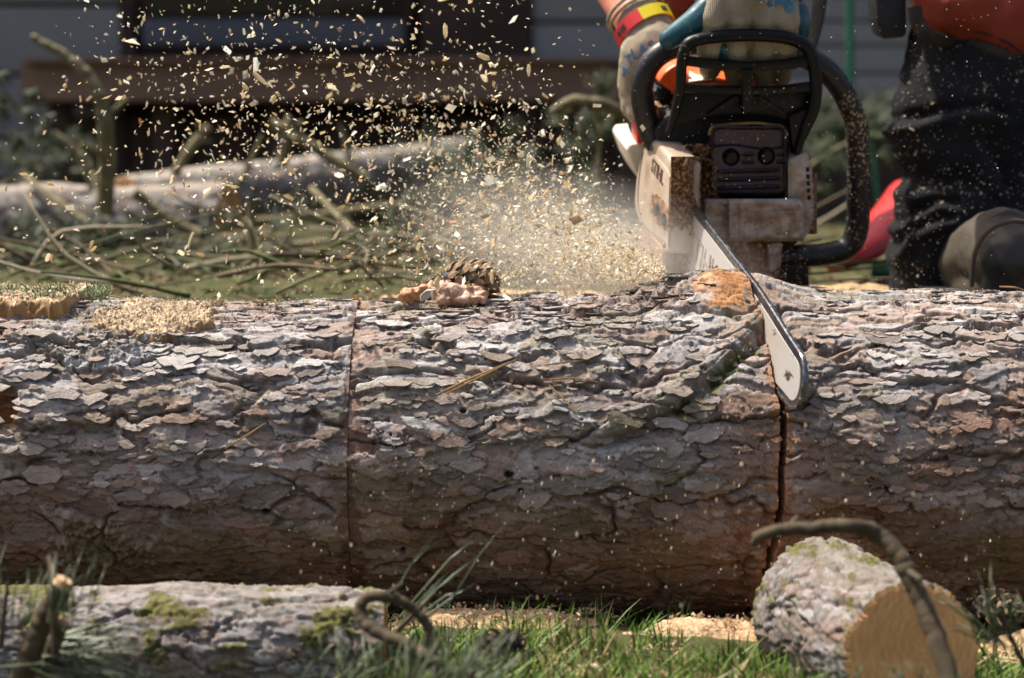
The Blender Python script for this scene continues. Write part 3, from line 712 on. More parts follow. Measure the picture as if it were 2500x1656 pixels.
tube_obj('jacket_hem', hp_, .012, M_HEM, JK, seg=8, n=6, flat=.7)
seam = [q for q in (on_blob(x, y, JK, .0005) for x, y in ((2262, 60), (2330, 66), (2400, 80), (2460, 104), (2498, 130))) if q]
if len(seam) > 1: tube_obj('jacket_seam', seam, .002, M_HEM, JK, seg=5)
pouch = [(2136, -60), (2212, -60), (2214, 84), (2205, 92), (2160, 97), (2150, 88), (2140, 50)]
prism('belt_pouch', [P(x, y, .56) for x, y in pouch], [P(x, y, .56) + Vector((0, .07, .01)) for x, y in pouch], M_RUBBER, MAN, .004, 2)
strap = [P(2012, -60, .60), P(2002, 0, .585), P(1994, 60, .57), P(1976, 130, .55)]
tube_obj('black_strap', strap, [.013, .013, .012, .010], noisy('black_webbing', [(.3, (.004, .004, .004)), (.7, (.009, .009, .009))], 60, .95, .2, spec=.1), MAN, seg=8, flat=.35)
# boots
bt = P(2440, 600, .47)
boot = blob('boot', [(P(2330, 660, .60), .062, P(2380, 640, .52), .070), (P(2380, 650, .52), .070, P(2440, 610, .42), .058), (P(2440, 610, .42), .062, P(2455, 625, .39), .058), (P(2320, 690, .62), .055, P(2450, 705, .40), .052)], M_BOOT, MAN, .005, 4, folds(321, .002, 22, 22))
blob('toe_cap', [(P(2462, 618, .40), .061, P(2478, 640, .37), .056), (P(2470, 700, .40), .056, P(2478, 690, .37), .05)], M_RUBBER, boot, .004, 3)
tube_obj('welt', [P(2372, 700, .345), P(2376, 640, .335), P(2392, 590, .33), P(2424, 556, .33), P(2470, 540, .33), P(2510, 545, .335)], .0035, M_BOOT, boot, seg=6)
prism('sole', [(.62, .33, GZ - .02), (.80, .30, GZ - .02), (.80, .30, GZ + .012), (.62, .33, GZ + .012)], [(.58, .70, GZ - .02), (.74, .70, GZ - .02), (.74, .70, GZ + .012), (.58, .70, GZ + .012)], M_RUBBER, boot, .004, 2)
boot2 = blob('boot', [(footR + Vector((0, .02, .03)), .05, footR + Vector((0, .03, -.01)), .045), (footR + Vector((0, 0, -.01)), .045, footR + Vector((-.01, -.15, -.015)), .04)], M_BOOT, MAN, .006, 3)
# gloves
k_ = [(1740, 46), (1800, 40), (1862, 42), (1918, 52)]
fm = [(1731, 118), (1795, 122), (1860, 122), (1918, 116)]; fe = [(1733, 170), (1795, 196), (1858, 198), (1906, 186)]
caps = []
for i in range(4):
    a = PF(*k_[i], -.062); b = PF(*fm[i], -.066); c_ = PF(*fe[i], -.098)
    caps += [(a, .0185, b, .0170), (b, .0170, c_, .0150), (PF(1880 - (3 - i) * 18, -150, -.10), .030, a, .0200)]
caps += [(PF(1870, -150, -.10), .036, PF(1840, -40, -.07), .034), (PF(1740, -60, -.09), .020, PF(1790, 10, -.07), .026)]
gl = blob('glove', caps, M_KNIT, MAN, .003, 3)
th = blob('thumb_coating', [(PF(1745, 8, -.075), .020, PF(1700, 52, -.070), .0190), (PF(1700, 52, -.070), .0190, PF(1634, 96, -.074), .0150), (PF(1762, -40, -.085), .018, PF(1745, 8, -.078), .020)], M_BLUE, gl, .003, 3)
blob('palm_coating', [(PF(1950, 62, -.080), .016, PF(1932, 150, -.090), .013), (PF(1945, 30, -.09), .016, PF(1952, 80, -.085), .014)], M_BLUE, gl, .003, 2)
blob('finger_gap', [(PF(1765, 118, -.058), .0065, PF(1766, 160, -.066), .0065)], M_BLUE, gl, .002, 1)
def skin_text(s, pts, size, o, parent, rot=0):
    for ch, (x, y) in zip(s, pts):
        d = ray(x, y).normalized(); ok, loc, nr, _ = o.ray_cast(world_of(o).inverted() @ CAM, d)
        if not ok: continue
        loc = world_of(o) @ loc; r = Vector((math.cos(rot), 0, math.sin(rot))); u = nr.cross(r) if nr.cross(r).z > 0 else -nr.cross(r); r = u.cross(nr)
        text_obj('glove_lettering', ch, loc + nr * .0008, r, u, size, M_BLUEINK, parent, .0005)
skin_text('ATLAS', [(1838, -22), (1866, -12), (1888, -2), (1912, 5), (1930, 12)], .034, gl, gl, -.35)
# right hand on the rear handle
g2 = blob('glove', [(PF(1570, 62, -.280), .040, PF(1600, 112, -.250), .0375), (PF(1600, 112, -.245), .0375, PF(1578, 150, -.25), .040), (PF(1580, 130, -.25), .040, PF(1560, 205, -.265), .032), (PF(1558, 205, -.265), .030, PF(1545, 262, -.275), .018), (PF(1546, 245, -.26), .018, PF(1560, 290, -.27), .014),
                   (PF(1600, 120, -.25), .034, PF(1640, 190, -.23), .02), (PF(1560, 200, -.25), .02, PF(1600, 215, -.225), .016), (PF(1560, 235, -.25), .019, PF(1598, 248, -.225), .015), (PF(1558, 268, -.25), .018, PF(1592, 278, -.225), .014)], M_KNIT, MAN, .003, 3)
ca, cb = PF(1566, 56, -.285), PF(1606, 122, -.247); ax = (cb - ca).normalized(); e1 = ax.cross(Vector((0, 1, 0))).normalized(); e2 = ax.cross(e1)
def ring(name, t, r, tr, mat, par, a0=0, a1=2 * math.pi, flat=1):
    c0 = ca.lerp(cb, t); tube_obj(name, [c0 + (e1 * math.cos(a) + e2 * math.sin(a)) * r for a in np.linspace(a0, a1, 30)], tr, mat, par, seg=8, n=2, flat=flat)
M_YEL = noisy('yellow_band', [(.3, lin(206, 190, 20)), (.7, lin(224, 208, 40))], 12, .5, .05); M_BRED = noisy('red_band', [(.3, lin(196, 34, 40)), (.7, lin(214, 52, 56))], 12, .5, .05)
ring('cuff_edge', -.52, .0392, .0016, noisy('mustard_trim', [(.3, lin(120, 96, 30)), (.7, lin(150, 124, 50))], 60, .8, .1), g2)
for q in (-.45, -.28): ring('cuff_rib', q, .0415 - .002 * q, .0026, M_KNIT, g2)
sgn = 1 if (e1.x > 0) else -1
def band(name, a0, a1, mat):
    c0 = ca.lerp(cb, .22); vs = []; fs = []; n = 22
    for i in range(n + 1):
        a = a0 + (a1 - a0) * i / n; rad = e1 * math.cos(a) + e2 * math.sin(a)
        for h_, rr in ((-.0095, .0425), (-.0095, .0450), (.0095, .0438), (.0095, .0412)): vs.append(c0 + ax * h_ + rad * rr)
    for i in range(n):
        for k in range(4): fs.append((i * 4 + k, i * 4 + (k + 1) % 4, i * 4 + 4 + (k + 1) % 4, i * 4 + 4 + k))
    fs += [(0, 1, 2, 3), tuple(n * 4 + k for k in (3, 2, 1, 0))]
    bm = bmesh.new(); bv = [bm.verts.new(v) for v in vs]
    for f in fs: bm.faces.new([bv[i] for i in f])
    bmesh.ops.recalc_face_normals(bm, faces=bm.faces); return sharp(bm_obj(name, bm, mat, g2), 40)
def ang_of(px, py):
    p = PF(px, py, -.21) - ca; return math.atan2(p.dot(e2), p.dot(e1))
aS = None
# angle that faces the camera, right of centre is yellow
toc = (CAM - ca).normalized(); a_c = math.atan2(toc.dot(e2), toc.dot(e1)); rgt = 1 if (e1 * math.cos(a_c + .3) + e2 * math.sin(a_c + .3)).x > (e1 * math.cos(a_c) + e2 * math.sin(a_c)).x else -1
band('yellow_wristband', a_c + rgt * .12, a_c + rgt * 3.2, M_YEL); band('red_wristband', a_c + rgt * .12 - rgt * 3.08, a_c + rgt * .12, M_BRED)
for da in (-.95, -.86, -.74, -.64, -.56, .95, 1.05, 1.14):
    a = a_c + rgt * da; rad = e1 * math.cos(a) + e2 * math.sin(a); c0 = ca.lerp(cb, .22) + rad * .0440
    tg = rad.cross(ax).normalized(); pts = [c0 + ax * h_ + tg * w_ for h_, w_ in ((-.0045, -.0018), (-.0045, .0018), (.0045, .0018), (.0045, -.0018), (.001, .0004))]
    prism('band_mark', [p + rad * .0006 for p in pts[:4]], [p - rad * .001 for p in pts[:4]], M_DARK, g2)
skin_text('ATLAS', [(1526, 172), (1536, 148), (1550, 132), (1570, 122), (1592, 114)], .022, g2, g2, .35)
# ---------------------------------------------------------------- house and yard behind
M_SIDE = noisy('grey_siding', [(.3, lin(146, 142, 136)), (.7, lin(160, 156, 150))], 3, .7, .2, 30, .002)
M_BROWN = noisy('brown_timber', [(.3, lin(112, 86, 68)), (.7, lin(142, 112, 92))], 6, .8, .3, 30, .003, stretch=(.3, 3, 3))
M_DBROWN = noisy('dark_brown_timber', [(.3, lin(66, 50, 40)), (.7, lin(86, 66, 54))], 6, .8, .3, 30, .003)
M_GLASS = NT('dark_window_glass').set((.012, .014, .018, 1), .08, 0, .5)
M_SHADE = noisy('grey_sash', [(.3, lin(92, 92, 96)), (.7, lin(108, 108, 112))], 4, .6, .1)
YH = 6.0; SH = SCL(YH)
def HX(px): return (px - 1250) / SH
def HZ(py): return P(1250, py, YH).z
HOUSE = thing('house', (HX(900), YH + .3, .36), 'grey boarded house with brown timber deck beam and dark window', 'house')
def hb(name, px0, px1, py0, py1, yf, yb, mat, par=HOUSE, bev=.004): return box(name, (HX(px0), YH + yf, HZ(py1)), (HX(px1), YH + yb, HZ(py0)), mat, par, bev)
hb('back_wall', -1500, 3900, -1500, 540, .10, .30, M_DBROWN)
rows = [-1180, -1000, -830, -665, -500, -335, -165, 12, 182, 338, 442]
for a, b in zip(rows, rows[1:]): hb('siding_board', -1500, 305, a + 6, b - 6, -.02, .085, M_SIDE)
hb('corner_trim', 308, 342, -900, 175, -.035, .09, M_DBROWN)
win = hb('window', 345, 1010, -900, 165, .02, .095, M_DBROWN)
hb('pane', 372, 985, -880, 38, -.002, .016, M_GLASS, win); hb('sash', 360, 990, 48, 112, -.03, .018, M_SHADE, win); hb('mullion', 660, 690, -880, 38, -.02, .0, M_DBROWN, win)
hb('door_post', 1030, 1295, -900, 178, -.05, .09, M_DBROWN)
for a, b in zip([-700, -520, -340, -150, 55, 170], [-520, -340, -150, 55, 170, 290]): hb('siding_board', 1300, 1900, a + 5, b - 5, -.02, .085, M_SIDE)
for a, b in zip([-480, -400, -320, -240, -160, -85, -10, 52, 112, 180, 244], [-400, -320, -240, -160, -85, -10, 52, 112, 180, 244, 310]): hb('siding_board', 1905, 3900, a + 3, b - 3, -.01, .085, M_SIDE)
hb('deck_beam', 165, 1520, 172, 262, -.75, -.10, M_BROWN)
for k in range(8): hb('deck_plank', -20 + k * 200, 172 + k * 200, 168, 178, -.80, -.06, M_BROWN) if k > 0 else None
for px in (205, 440, 700, 980, 1260, 1490): hb('deck_post', px, px + 46, 258, 520, -.60, -.50, M_DBROWN)
for k in range(9): hb('skirt_board', 225 + k * 146, 225 + k * 146 + 138, 292, 500, -.44, -.40, M_DBROWN)
hb('added_eave', -1500, 3900, -760, -700, -1.1, .3, M_DBROWN)  # unseen overhang, added to shade the wall from the sky
prism('roof', [(HX(-1500), YH - 1.15, HZ(-745)), (HX(3900), YH - 1.15, HZ(-745)), (HX(3900), YH - 1.15, HZ(-775)), (HX(-1500), YH - 1.15, HZ(-775))],
      [(HX(-1500), YH + 4, HZ(-2300)), (HX(3900), YH + 4, HZ(-2300)), (HX(3900), YH + 4, HZ(-2330)), (HX(-1500), YH + 4, HZ(-2330))], M_DBROWN, HOUSE)
# ---------------------------------------------------------------- logs
def small_log(name, p0, p1, r0, r1, seed, label, res=.0025, size=.7, moss=0.0, top=None, cat='log', group=None, mat=None, dark=1.0, facemat=None):
    p0, p1 = Vector(p0), Vector(p1); ax = (p1 - p0); L = ax.length; ax.normalize()
    e2 = Vector((0, 0, 1)); e2 = (e2 - ax * e2.dot(ax)).normalized(); e1 = ax.cross(e2)
    n = max(8, int(L / res)); m = max(16, int(2 * math.pi * max(r0, r1) / res)); m = min(m, 260)
    U, T = np.meshgrid(np.linspace(0, L, n), np.linspace(-math.pi, math.pi, m + 1)[:-1], indexing='ij'); V = T * max(r0, r1)
    H, C = bark(U + seed, V, seed, size)
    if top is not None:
        w = ss(.70, 1.0, np.cos(T))[..., None] * .5; C = C * (1 - w) + np.array(top) * (.5 + fbm(U * 60, V * 60, 3, seed + 4)[..., None]) * w  # sunlight on the crown put into the bark colour as a paler top
    if moss:
        mo = (ss(.66 - moss * .14, .76 - moss * .14, fbm(U * 26, V * 34, 5, seed + 2, .6)) * ss(-.35, .35, np.cos(T)))[..., None] * .9
        C = C * .62; C = C * (1 - mo) + np.array([.10, .095, .022]) * (.5 + fbm(U * 200, V * 200, 2, seed + 3)[..., None]) * mo
        H = H + mo[..., 0] * .004 * fbm(U * 260, V * 260, 2, seed + 5)
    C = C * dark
    R = r0 + (r1 - r0) * U / L + H + .004 * np.sin(U * 14 + seed)
    a1, a2, aa = np.array(e1), np.array(e2), np.array(ax)
    X = np.array(p0) + U[..., None] * aa + (R * np.sin(T))[..., None] * a1 + (R * np.cos(T))[..., None] * a2
    t = thing(name, (p0 + p1) / 2 - Vector((0, 0, (r0 + r1) / 2)), label, cat, group)
    me = grid_mesh('trunk', X, mat or M_BARK2); color_attr(me, C); tr = obj('trunk', me, t)
    for i, pp, s_ in ((0, p0, -1), (-1, p1, 1)):
        M = Matrix((e1, e2, ax)).transposed().to_4x4(); M.translation = pp; Mi = M.inverted()
        vs = [Mi @ Vector(X[i, j]) for j in range(m)]; vs = [Vector((0, 0, .0015 * s_))] + [Vector((v.x * .93, v.y * .93, .0015 * s_)) for v in vs] + vs
        fs = [(0, 1 + j, 1 + (j + 1) % m) for j in range(m)] + [(1 + j, 1 + m + j, 1 + m + (j + 1) % m, 1 + (j + 1) % m) for j in range(m)]
        if s_ > 0: fs = [f[::-1] for f in fs] if False else fs
        f = obj('cut_face', mesh_from('cut_face', vs, fs, facemat or M_WOOD, False), t); f.matrix_basis = M
    return t
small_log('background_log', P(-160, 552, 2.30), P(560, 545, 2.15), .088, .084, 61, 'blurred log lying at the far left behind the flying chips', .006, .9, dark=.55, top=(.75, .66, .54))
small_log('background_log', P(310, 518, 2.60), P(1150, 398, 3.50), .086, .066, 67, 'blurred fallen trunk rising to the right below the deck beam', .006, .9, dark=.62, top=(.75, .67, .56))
M_TWIG = noisy('twig_bark', [(.3, lin(74, 68, 46)), (.6, lin(120, 112, 82)), (.8, lin(150, 140, 112))], 40, .85, .4, 120, .001)
M_TWIGD = noisy('dark_twig_bark', [(.3, lin(46, 38, 26)), (.6, lin(78, 66, 46)), (.8, lin(112, 98, 70))], 50, .85, .5, 140, .0012)
M_PALEW = noisy('broken_pale_wood', [(.3, lin(176, 136, 96)), (.7, lin(214, 182, 142))], 60, .8, .4)
def stick(label, pts, r, mat=None, name='branch', group='bare branches in the blurred yard', tip=None, cat='branch'):
    q = [P(*p) for p in pts]; t = thing(name, q[0], label, cat, group)
    rk = random.Random(len(label) * 7 + int(pts[0][0])); cc = catmull(q, 7); rl = lerp_list(r, len(cc)); r0 = max(rl); nodes = [rk.randrange(2, len(cc) - 1) for _ in range(max(2, len(cc) // 16))]
    for i in range(1, len(cc) - 1): cc[i] = cc[i] + Vector((rk.gauss(0, 1), rk.gauss(0, 1), rk.gauss(0, 1))) * r0 * .05
    for i in nodes:
        for j in (-1, 0, 1):
            if 0 <= i + j < len(rl): rl[i + j] *= 1.14 if j == 0 else 1.05
    tube_obj('stem', cc, rl, mat or M_TWIG, t, seg=10, n=3, rough=.05, seed=len(label))
    for i in nodes:
        dr = (cc[min(i + 1, len(cc) - 1)] - cc[i - 1]).normalized(); sd_ = Vector((rk.gauss(0, 1), rk.gauss(0, 1), rk.gauss(0, 1))); sd_ = (sd_ - dr * sd_.dot(dr)).normalized() + dr * .7
        tube_obj('stub', [cc[i], cc[i] + sd_ * rl[i] * 1.6, cc[i] + sd_ * rl[i] * rk.uniform(1.9, 3.0)], [rl[i] * .45, rl[i] * .35, rl[i] * .25], mat or M_TWIG, t, seg=6, n=3, rough=.1, seed=i)
    if tip: 
        d = (q[-1] - q[-2]).normalized(); rr = r[-1] if hasattr(r, '__len__') else r
        tube_obj('broken_end', [q[-1] - d * .001, q[-1] + d * rr * .8], [rr * 1.02, rr * .9], M_PALEW, t, seg=9, n=1)
    return t
stick('long pale greenish pole lying below the blurred fallen trunk', [(300, 590, 2.2), (480, 560, 2.25), (700, 535, 2.35), (1010, 498, 2.5)], [.016, .013, .010])
stick('curved grey brown branch arching up in front of the pale house corner', [(255, 520, 2.0), (262, 380, 1.95), (250, 260, 1.9), (215, 185, 1.9), (150, 130, 1.9), (80, 92, 1.9)], [.020, .018, .014, .011, .008])
stick('straight upright stub rising from the pole at the left', [(617, 690, 1.7), (615, 600, 1.7), (612, 490, 1.7)], [.011, .010, .009])
stick('short forked grey branch standing on the fallen trunk', [(690, 400, 2.2), (700, 340, 2.2), (712, 285, 2.2)], [.014, .013, .012])
stick('leaning side branch dropping right from the forked branch', [(660, 300, 2.2), (730, 340, 2.2), (820, 395, 2.2), (900, 440, 2.2)], [.013, .014, .012, .010])
stick('olive stick leaning to the right before the skirting boards', [(425, 430, 2.4), (460, 370, 2.4), (510, 310, 2.4)], [.012, .012, .010])
stick('brown bowed branch below the arching one', [(235, 490, 2.2), (215, 410, 2.2), (175, 360, 2.2), (130, 325, 2.2)], [.014, .013, .010, .009])
stick('pale cut pole lying low at the far left', [(120, 640, 1.9), (180, 615, 1.9), (260, 595, 1.95)], [.010, .010, .009])
stick('thin pale branch lying low above the left log crust', [(270, 700, 1.5), (420, 690, 1.6), (560, 700, 1.6)], [.008, .009, .008])
stick('curved green branch beside the worker\'s gloved wrist', [(1350, 275, 1.6), (1395, 248, 1.6), (1450, 252, 1.6), (1505, 268, 1.65), (1560, 310, 1.7)], [.009, .012, .012, .011])
stick('dark branch behind the blurred trunk fork', [(330, 470, 2.0), (420, 540, 2.0), (520, 580, 2.0), (640, 590, 2.0)], [.012, .012, .010])
for k, (lb, a, b, y0, y1, r) in enumerate([('thin pale twig crossing low before the left log', (20, 620), (300, 560), 1.8, 2.0, .007), ('thin olive twig standing left of the fork', (560, 470), (640, 330), 2.1, 2.1, .006), ('pale twig slanting down from the fallen trunk', (760, 460), (900, 600), 1.9, 1.6, .007),
    ('thin twig leaning behind the pinecone', (960, 660), (1060, 520), 1.4, 1.5, .006), ('olive twig lying across the far left log', (60, 430), (240, 560), 2.2, 2.0, .008), ('grey twig leaning right of the long pole', (1040, 600), (1180, 470), 1.6, 1.8, .007), ('thin stick poking up beside the deck post', (860, 430), (830, 300), 2.8, 2.8, .009)]):
    stick(lb, [(a[0], a[1], y0), ((a[0] * .6 + b[0] * .4) + 6, a[1] * .6 + b[1] * .4 + 8, (y0 + y1) / 2), (b[0], b[1], y1)], [r, r * .9, r * .6])
t = thing('garden_stake', P(2078, 520, 4.2), 'thin green garden stake standing behind the saw', 'stake')
M_GREEN = noisy('green_stake', [(.3, lin(20, 78, 54)), (.7, lin(30, 100, 72))], 12, .5, .1)
tube_obj('pole', [P(2074, -120, 4.2), P(2076, 250, 4.2), P(2080, 540, 4.2)], .013, M_GREEN, t, seg=10)
tube_obj('cord', [P(2118, 300, 3.2), P(2135, 400, 3.2), P(2142, 470, 3.2), P(2150, 560, 3.2)], .005, M_GREEN, t, seg=8)
# red bucket tool behind the handle
t = thing('red_tool', P(2120, 660, 1.1), 'blurred curved red plastic tool lying behind the saw handle', 'tool')
tube_obj('body', [P(2230, 470, 1.25), P(2175, 545, 1.15), P(2110, 610, 1.05), P(2030, 650, 1.0)], [.050, .050, .036, .018], M_RED, t, seg=14, flat=.6)
tube_obj('grip', [P(2128, 655, .98), P(2165, 658, .98), P(2200, 655, 1.0)], .016, noisy('green_grip', [(.3, lin(60, 110, 84)), (.7, lin(84, 134, 104))], 20, .5, .1), t, seg=10)
# ---------------------------------------------------------------- needles, boughs, litter
def needles(bases, count, length, seed, spread=1.0, w=.0008, droop=.2):
    """needle tufts: bases = [(point, direction)] -> verts, faces of thin three-sided needles"""
    rn = random.Random(seed); vs = []; fs = []
    for b, d in bases:
        d = Vector(d).normalized()
        for _ in range(count):
            q = Vector((rn.gauss(0, 1), rn.gauss(0, 1), rn.gauss(0, 1))).normalized(); a = (d + q * spread * rn.uniform(.3, 1)).normalized()
            L = length * rn.uniform(.6, 1.1); s_ = a.cross(Vector((rn.uniform(-1, 1), rn.uniform(-1, 1), .3))).normalized() * w; s2 = a.cross(s_).normalized() * w
            p0 = Vector(b) + q * w; p1 = p0 + a * L * .55; p2 = p0 + a * L + Vector((0, 0, -droop * L * rn.uniform(0, 1)))
            i = len(vs); vs += [p0 - s_, p0 + s_, p0 + s2, p1 - s_, p1 + s_, p1 + s2, p2]
            fs += [(i, i + 1, i + 4, i + 3), (i + 1, i + 2, i + 5, i + 4), (i + 2, i, i + 3, i + 5), (i + 3, i + 4, i + 6), (i + 4, i + 5, i + 6), (i + 5, i + 3, i + 6)]
    return vs, fs
def leafmat(name, stops, rough=.5, tr=.0, scale=6):
    t = NT(name); c = t.ramp(t.noise(scale, 4, .7), stops); t.set(c, rough, 0, .4)
    if tr: t.b.inputs['Subsurface Weight'].default_value = 0
    return t.m
M_NEEDLE = leafmat('green_needles', [(.3, (.022, .034, .012)), (.55, (.045, .062, .022)), (.75, (.09, .11, .045))], .45)
M_NEEDLEB = leafmat('blue_green_needles', [(.3, (.04, .058, .028)), (.55, (.085, .11, .058)), (.75, (.18, .20, .13))], .4, scale=14)
M_DRY = leafmat('dry_needles', [(.3, lin(120, 90, 54)), (.7, lin(176, 142, 96))], .7, scale=30)
def bough(label, path, seed, n=26, length=.07, mat=None, w=.0009, cnt=38):
    q = [P(*p) for p in path]; c = catmull(q, 8); t = thing('pine_bough', q[0], label, 'pine bough', 'pine boughs heaped behind the log')
    tube_obj('stem', q, [.007, .003], M_TWIG, t, seg=6); rn = random.Random(seed); bs = []
    for k in range(n):
        i = rn.randrange(len(c)); d = (c[min(i + 1, len(c) - 1)] - c[max(i - 1, 0)]); 
        off = Vector((rn.gauss(0, .035), rn.gauss(0, .05), rn.gauss(0, .03)))
        bs.append((c[i] + off, d.normalized() + off * 12))
    o = obj('needle', mesh_from('needle', *needles(bs, cnt, length, seed, 1.0, w), mat or M_NEEDLE), t); tag(o, kind='stuff'); return t
bough('dark green bough in the middle of the chip cloud', [(1020, 470, 2.0), (1150, 420, 2.1), (1290, 380, 2.2)], 1, 34)
bough('dark green bough low behind the pinecone', [(900, 640, 1.6), (1060, 570, 1.7), (1250, 520, 1.8)], 2, 34)
bough('upright dark bough left of the gloved wrist', [(1440, 560, 1.9), (1460, 400, 2.0), (1475, 260, 2.0)], 3, 30)
bough('leafy bough lying at the foot of the upright stub', [(420, 690, 1.3), (560, 640, 1.4), (700, 600, 1.5)], 4, 34)
bough('dark bough at the far left under the siding', [(-20, 470, 2.6), (60, 420, 2.6), (150, 400, 2.6)], 5, 28)
bough('pale green sprig hanging at the left edge', [(10, 225, 1.9), (50, 270, 1.9), (110, 330, 1.9)], 6, 10, .05)
bough('low bough in the dust behind the log crown', [(1180, 690, 1.1), (1320, 640, 1.2), (1460, 600, 1.4)], 7, 34)
bough('dark bough seen through the wrap handle', [(1960, 420, 2.4), (2050, 360, 2.4), (2150, 320, 2.5)], 8, 26)
bough('bough lying low at the far left edge', [(-30, 640, 1.5), (90, 610, 1.5), (230, 590, 1.6)], 9, 30)
bough('bough at the foot of the deck posts', [(560, 470, 3.9), (800, 440, 3.9), (1020, 430, 4.0)], 10, 34, .10)
bough('dark bough near the right siding foot', [(1960, 300, 4.3), (2080, 280, 4.3), (2200, 300, 4.3)], 11, 40, .12)
# brush heaped behind the log: a tangle of thin branches
rb = random.Random(44); V = []; F = []; CL = []
for k in range(210):
    y0 = rb.uniform(.55, 2.3); x0 = rb.uniform(-.62, .30) * (1 + .42 * y0); z0 = float(ground_z(np.array(x0), np.array(y0))) + rb.uniform(.0, .05); a = rb.uniform(0, 6.28); L = rb.uniform(.10, .42); el = abs(rb.gauss(0, .22)); p = Vector((x0, y0, z0))
    d = Vector((math.cos(a) * math.cos(el), math.sin(a) * math.cos(el) * .6, math.sin(el))); q = [p, p + d * L * .5 + Vector((rb.gauss(0, .02), rb.gauss(0, .02), rb.gauss(0, .012))), p + d * L]; r_ = rb.uniform(.0018, .0065)
    vs, fs = tube(q, [r_, r_ * .5], seg=5, n=3); i = len(V); V += vs; F += [tuple(i + j for j in f) for f in fs]; c_ = np.array(rb.choice([(.16, .15, .08), (.22, .19, .12), (.12, .09, .06), (.30, .26, .19), (.09, .11, .04)])) * rb.uniform(.6, 1.1); CL += [c_] * len(vs)
me = mesh_from('brush', V, F, attr_mat('brush_twigs', .9, 80, .2, 0.0)); color_attr(me, np.array(CL)); tag(obj('brush', me), 'tangle of thin cut branches heaped in the yard behind the log', 'brush', kind='stuff')
# litter on the upper ground: needles, twigs and chips nobody could count
rn = np.random.default_rng(5); N = 7000
lx = rn.uniform(-1.9, 2.1, N); ly = rn.uniform(.30, 4.6, N) ; lx = lx * (1 + .28 * ly) * .62; lz = ground_z(lx, ly)
vs = []; fs = []; ca_ = []
pal = np.array([[.05, .07, .02], [.09, .10, .03], [.16, .11, .06], [.10, .065, .04], [.20, .15, .08], [.30, .22, .13]])
for k in range(N):
    a = rn.uniform(0, 6.28); el = rn.uniform(0, .25); L = rn.uniform(.01, .04); w_ = rn.uniform(.001, .003)
    d = np.array([math.cos(a) * math.cos(el), math.sin(a) * math.cos(el), math.sin(el)]) * L; s_ = np.array([-math.sin(a), math.cos(a), .4]) * w_
    p = np.array([lx[k], ly[k], lz[k] + .004]); i = len(vs); vs += [p - s_, p + s_, p + d + s_ * .4, p + d - s_ * .4, p + d * .5 + np.array([0, 0, w_ * 2])]
    fs += [(i, i + 1, i + 4), (i + 1, i + 2, i + 4), (i + 2, i + 3, i + 4), (i + 3, i, i + 4)]; ca_ += [pal[rn.integers(0, 6)] * rn.uniform(.6, 1.2)] * 5
me = mesh_from('yard_litter', vs, fs, attr_mat('litter', .9, 60, .2, 0.0), False); color_attr(me, np.array(ca_)); tag(obj('yard_litter', me), 'needles, twigs and bark litter strewn over the yard behind the log', 'litter', kind='stuff')
# ---------------------------------------------------------------- foreground
FG = small_log('foreground_log', P(-420, 1594, -.40), P(940, 1588, -.38), .066, .060, 71, 'smaller mossy log lying in front of the big one at lower left', .0019, .55, moss=.85, top=(.40, .36, .32))
M_FACE = wood_mat('amber_cut_face', [(0, lin(208, 150, 96)), (.5, lin(230, 176, 120)), (1, lin(238, 192, 140))], 260, .22)
ST = small_log('short_log', P(2000, 1495, -.29), P(2225, 1600, -.50), .072, .072, 77, 'short cut log with an amber end face at lower right', .0016, .55, moss=.5, top=(.28, .26, .21), facemat=M_FACE)
stick('thick broken twig with a pale snapped end at lower left', [(28, 1720, -.60), (66, 1620, -.60), (92, 1545, -.60), (112, 1500, -.60), (150, 1432, -.60)], [.0115, .0105, .0095], M_TWIGD, 'twig', None, True, 'twig')
stick('curled grey brown twig looping before the mossy log end', [(1120, 1690, -.64), (1060, 1620, -.64), (990, 1575, -.63), (915, 1540, -.62), (880, 1505, -.61), (890, 1465, -.605), (940, 1455, -.60), (1000, 1480, -.595), (1045, 1530, -.595), (1070, 1590, -.60)], [.0075, .0068, .0062, .0058, .0055, .005, .005], M_TWIGD, 'twig', None, False, 'twig')
stick('thin bent branch arching over the short cut log', [(1838, 1316, -.60), (1900, 1296, -.60), (1980, 1290, -.60), (2070, 1283, -.61), (2135, 1300, -.595), (2185, 1345, -.605), (2230, 1430, -.62), (2275, 1530, -.64), (2325, 1680, -.67)], [.0055, .006, .0065, .0075, .0085, .009, .0095], M_TWIGD, 'branch', None, False, 'branch')
stick('small cut stub beside the broken twig', [(120, 1640, -.585), (128, 1590, -.585), (150, 1525, -.585)], [.007, .007], M_TWIGD, 'twig', None, True, 'twig')
def spray(label, base, dirv, n, length, seed, spread, mat, w=.0009, cnt=1):
    b = P(*base); t = thing('needle_spray', b, label, 'pine needles', 'loose pine needle sprays in the foreground')
    rn = random.Random(seed); bs = [(b + Vector((rn.gauss(0, .02), rn.gauss(0, .02), rn.gauss(0, .006))), dirv) for _ in range(n)]
    o = obj('needle', mesh_from('needle', *needles(bs, cnt, length, seed, spread, w, .25), mat), t); tag(o, kind='stuff')
    tube_obj('stem', [b - Vector(dirv).normalized() * .03, b + Vector(dirv).normalized() * .03], [.003, .002], M_TWIGD, t, seg=6)
    return t
spray('upright green needles at the left edge above the mossy log', (130, 1520, -.62), (0, .1, 1), 26, .07, 1, .7, M_NEEDLEB)
spray('upright green needles at the very left edge', (10, 1500, -.6), (.1, .1, 1), 20, .07, 2, .8, M_NEEDLEB)
spray('long needles fanning right across the mossy log', (140, 1580, -.56), (1, 0, .12), 34, .10, 3, .35, M_NEEDLEB)
spray('needles drooping below the broken twig', (120, 1610, -.58), (.9, 0, -.35), 30, .11, 4, .4, M_NEEDLE)
